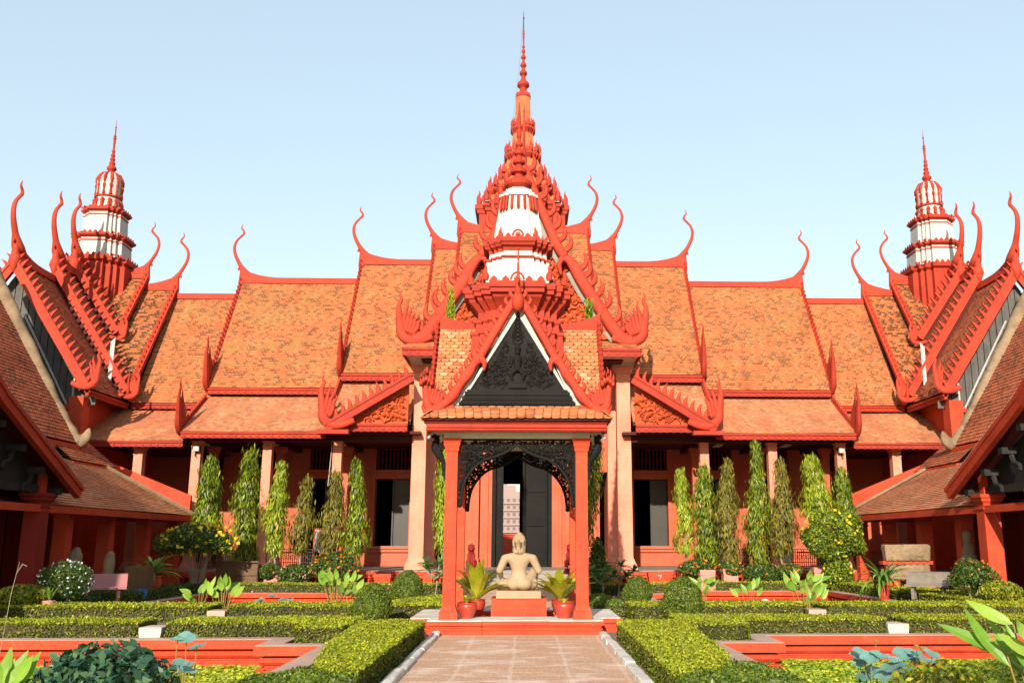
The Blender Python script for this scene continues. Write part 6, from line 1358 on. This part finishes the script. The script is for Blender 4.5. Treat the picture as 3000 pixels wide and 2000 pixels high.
a = at(2140*1.2755, 1358*1.2755, Y=25.0); bench('grey concrete bench in front of the carved stone lintels', (a[0], 25.2, .20), radians(-32), 'benchstone', .82)
t = thing('stone_support', 'red painted support carrying the two carved stones', 'stand', (0, 0, 0)); a = at(2100*1.2755, 1335*1.2755, Y=28.5); t.location = (a[0], 28.9, 0)
o = MB(); o.box(-.75, -.35, -.2, .2, 0, .55); o.box(.3, .7, -.2, .2, 0, .5); o.box(-.8, .75, -.1, .2, 1.02, 1.12); o.obj('base', 'red', t)
for z, h, w, l in ((.55, .46, .62, 'lower carved stone lintel, its left end in sun'), (1.12, .50, .70, 'upper carved stone lintel in front of the right gallery')):
    o = MB(); o.prism([(-w, 0), (w*.95, .0), (w, h*.9), (w*.9, h), (-w*1.05, h*.97)], (0, 0, 0), (1, 0, 0), (0, 0, 1), .34)
    carve(o, lambda a, b: abs(a) < w*.95 and .04 < b < h-.04, (-w, w, 0, h), (1, 0, 0), (0, 0, 1), (0, -.17, 0), (.05, .13), 16, .03, 0, int(z*10)); o = rough_stone(o, 'carved_stone'); o.location = (a[0], 28.9, z); tag(o, l, 'carved stone', 'carved stones by the right gallery')
o = MB(); a = at(2205*1.2755, 1275*1.2755, Y=27.5); capsule(o, (0, 0, .5), (0, 0, 1.0), .22, .25); capsule(o, (0, 0, 1.0), (.02, 0, 1.35), .22, .17); capsule(o, (0, 0, 1.35), (0, 0, 1.75), .12, .14); o.lathe(0, 0, [(.3, 0), (.3, .3), (.2, .35), (.2, .6)], 10); o = fuse(o, 'torso_sculpture', 'oldstone', None, vox=.03, sm=4); o.location = (a[0]+.4, 27.8, .15); tag(o, 'dark weathered stone torso standing inside the right gallery', 'sculpture')
for px, py, Y, s_, l in ((172, 1290, 27.5, .5, 'rounded weathered stone fragment in the left gallery'), (250, 1300, 27.5, .42, 'pale upright stone fragment behind the pink bench')):
    a = at(px*1.2755, py*1.2755, Y=Y); o = MB(); capsule(o, (0, 0, .1), (0, 0, a[2]), s_*.35, s_*.38); capsule(o, (0, 0, a[2]), (.02, 0, a[2]+.15), .15, .12); o.box(-.18, .18, -.15, .15, 0, .25); o = fuse(o, 'stone_fragment', 'oldstone', None, vox=.03, sm=3); o.location = (a[0], Y, .15); tag(o, l, 'stone fragment')
a = at(318*1.2755, 1300*1.2755, Y=27.5); t = thing('wooden_cabinet', 'plain brown box cabinet behind the pink bench', 'cabinet', (a[0], 27.6, .15)); o = MB(); o.box(-.34, .34, -.2, .2, 0, a[2]-.15); o.obj('carcass', 'wood', t); o = MB(); o.box(-.32, -.01, -.215, -.2, .05, a[2]-.2); o.box(.01, .32, -.215, -.2, .05, a[2]-.2); o.obj('doors', 'wood', t)
t = thing('notice_board', 'orange framed notice board with white sheet between two olive trees', 'sign', (0, 0, 0)); a = at(735*1.2755, 1265*1.2755, Y=38.2); b = at(735*1.2755, 1212*1.2755, Y=38.2); t.location = (a[0], 38.2, .62); h = b[2]-.62
o = MB(); o.box(-.28, .28, -.02, .02, h-.95, h); 
for s in (-1, 1): o.box(s*.25-.03, s*.25+.03, -.02, .02, 0, h-.952)
o.obj('frame', 'tile3' if False else 'scroll', t); o = MB(); o.box(-.23, .23, -.03, -.021, h-.88, h-.06); o.obj('sheet', 'white', t)
o = MB(); o.lathe(0, 0, pot_prof(.17, .3), 16); a = at(238*1.2755+110, 1345*1.2755, Y=27); o = o.obj('blue_pot', 'blue', None, smooth=True); o.location = (a[0], 27, .1); tag(o, 'small blue pot between gallery column and red pot', 'pot')
# distant city block seen through the doorway and small hills of green beyond the museum
M['pale'] = paint('pale_rendered_wall', (.28, .20, .18), (.24, .17, .15), amt=.5)
M['pane'] = paint('grey_window_panes', (.13, .11, .11), amt=.2)
def tower_block(label, x, y, w, d, h, mat):
    t = thing('apartment_block', label, 'building', (x, y, 0)); o = MB(); o.box(-w/2, w/2, 0, d, 0, h); o.box(-w*.3, w*.1, 1, d*.6, h, h+3); o.obj('wall', mat, t); wn = MB(); bl_ = MB()
    for k in range(int(h/3.1)):
        for i in range(int(w/2.6)): x0 = -w/2+.6+i*2.6; wn.box(x0, x0+1.4, -.06, .0, k*3.1+1.0, k*3.1+2.4)
        bl_.box(-w/2, w/2, -.9, -.002, k*3.1+.0, k*3.1+.16)
    wn.obj('window', 'pane', t); bl_.obj('balcony_slabs', mat, t)
tower_block('pale pink city apartment block seen through the open doorway', -6.0, 420, 16, 14, 24, 'pale'); tower_block('taller white apartment block beyond, seen through the doorway', -21.5, 520, 22, 14, 36, 'pale')

# unseen trees added behind the viewpoint to shade left gallery and right pool
def shade_tree(label, loc, zc, r, n, sz):
    t = thing('added_shade_tree', label, 'tree', loc); P, N = ellipsoid_pts(n, r, shell=.8); P = P+[0, 0, zc]
    P += (np.sin(P[:, :1]*1.1)*np.sin(P[:, 1:2]*1.3)+np.sin(P[:, 2:]*1.2))*N*.5; MB().quads(leaves(P, N, sz, .6, 1.)).obj('crown', 'shrub', t)
    o = MB(); o.tube([(0, 0, 0), (.2, .1, zc*.5), (0, 0, zc)], [.4, .3, .12], 9)
    for k in range(6): a = k*1.05; o.tube([(.1, 0, zc*.55), (r[0]*.3*cos(a), r[1]*.3*sin(a), zc*.85), (r[0]*.7*cos(a), r[1]*.7*sin(a), zc+r[2]*.3)], [.16, .1, .04], 6)
    o.obj('trunk', 'bark', t)
shade_tree('unseen tall tree added for its shade, outside the court, behind and left of the viewpoint', (-24.0, -6, 0), 14.2, (6.0, 4.5, 5.4), 12000, .26)
shade_tree('unseen smaller tree added for its shade, outside the court, behind and right of the viewpoint', (7.0, -6, 0), 7.4, (3.6, 2.5, 1.7), 5000, .2)

o = MB(); o.box(-30, 30, 0, .4, 0, 2.3); o.box(-30, 30, -.06, .46, 2.3, 2.42); o = o.obj('boundary_wall', 'red'); o.location = (0, 78, 0); tag(o, 'low red boundary wall seen through the open doorway', 'wall')

def stalk(label, px, py0, py1, Y, name='seed_stalk', bloom=None):
    a = at(px, py1, Y=Y); b = at(px, py0, Y=Y); t = thing(name, label, 'plant stalk', (a[0], Y, -.36)); h = b[2]+.36; o = MB(); o.tube([(.03, 0, 0), (0, 0, h*.5), (.02, 0, h)], [.006, .005, .004], 5); o.obj('stem', 'stem', t)
    o = MB(); o.lathe(.02, 0, [(.006, h-.02), (.028, h+.015), (.03, h+.03), (.004, h+.032)], 8); o.obj('pod', bloom or 'stem', t)
for px, y0, y1, Y, l in ((2568, 1880, 1985, 11.6, 'thin stalk with round seed pod rising left in the right lotus patch'), (2687, 1895, 1985, 11.0, 'pale lotus seed pod on a stalk, middle of the right lotus patch'), (2703, 1900, 1990, 10.8, 'green lotus seed pod close beside the pale one')): stalk(l, px, y0, y1, Y)
stalk('closed pink lotus bud above the far left pool', 735, 1733, 1765, 25.5, 'lotus_bud', 'pinkfl')
o = MB(); q = [Vector((.0, 0, -.36)), Vector((0, 0, .10)), Vector((-.04, 0, .18)), Vector((-.12, 0, .20)), Vector((-.2, 0, .17))]; o.tube(smoothline(q, 4), .035, 8); o = o.obj('bent_pipe', 'white', None, smooth=True); o.location = tuple(at(2254, 1768, Y=25.0)*np.array([1, 1, 0])); tag(o, 'white bent water pipe in the far right pool', 'pipe')
o = MB(); capsule(o, (0, 0, .02), (-.12, 0, .03), .05, .03); capsule(o, (.02, 0, .04), (.06, 0, .14), .02, .016); capsule(o, (.06, 0, .15), (.11, 0, .14), .022, .012); o = fuse(o, 'bird_ornament', 'white', None, vox=.012, sm=3); o.location = tuple(at(872, 1762, Y=24.0)*np.array([1, 1, 0])); o.location.z = .1; tag(o, 'small white bird ornament at the edge of the far left pool', 'ornament')
a = at(25, 1730, Y=9.0); t = thing('dry_flower_stalk', 'thin dry stalk with drooping tip at the left edge', 'plant stalk', (a[0]-.03, 9.0, 0)); o = MB(); o.tube([(0, 0, 0), (.02, 0, .7), (.06, 0, a[2]), (.10, 0, a[2]+.26)], [.0035, .003, .0025, .002], 5); o.tube([(.08, 0, a[2]+.15), (.13, 0, a[2]+.24), (.17, 0, a[2]+.22)], [.003, .006, .004], 4); o.obj('stem', 'bark', t)
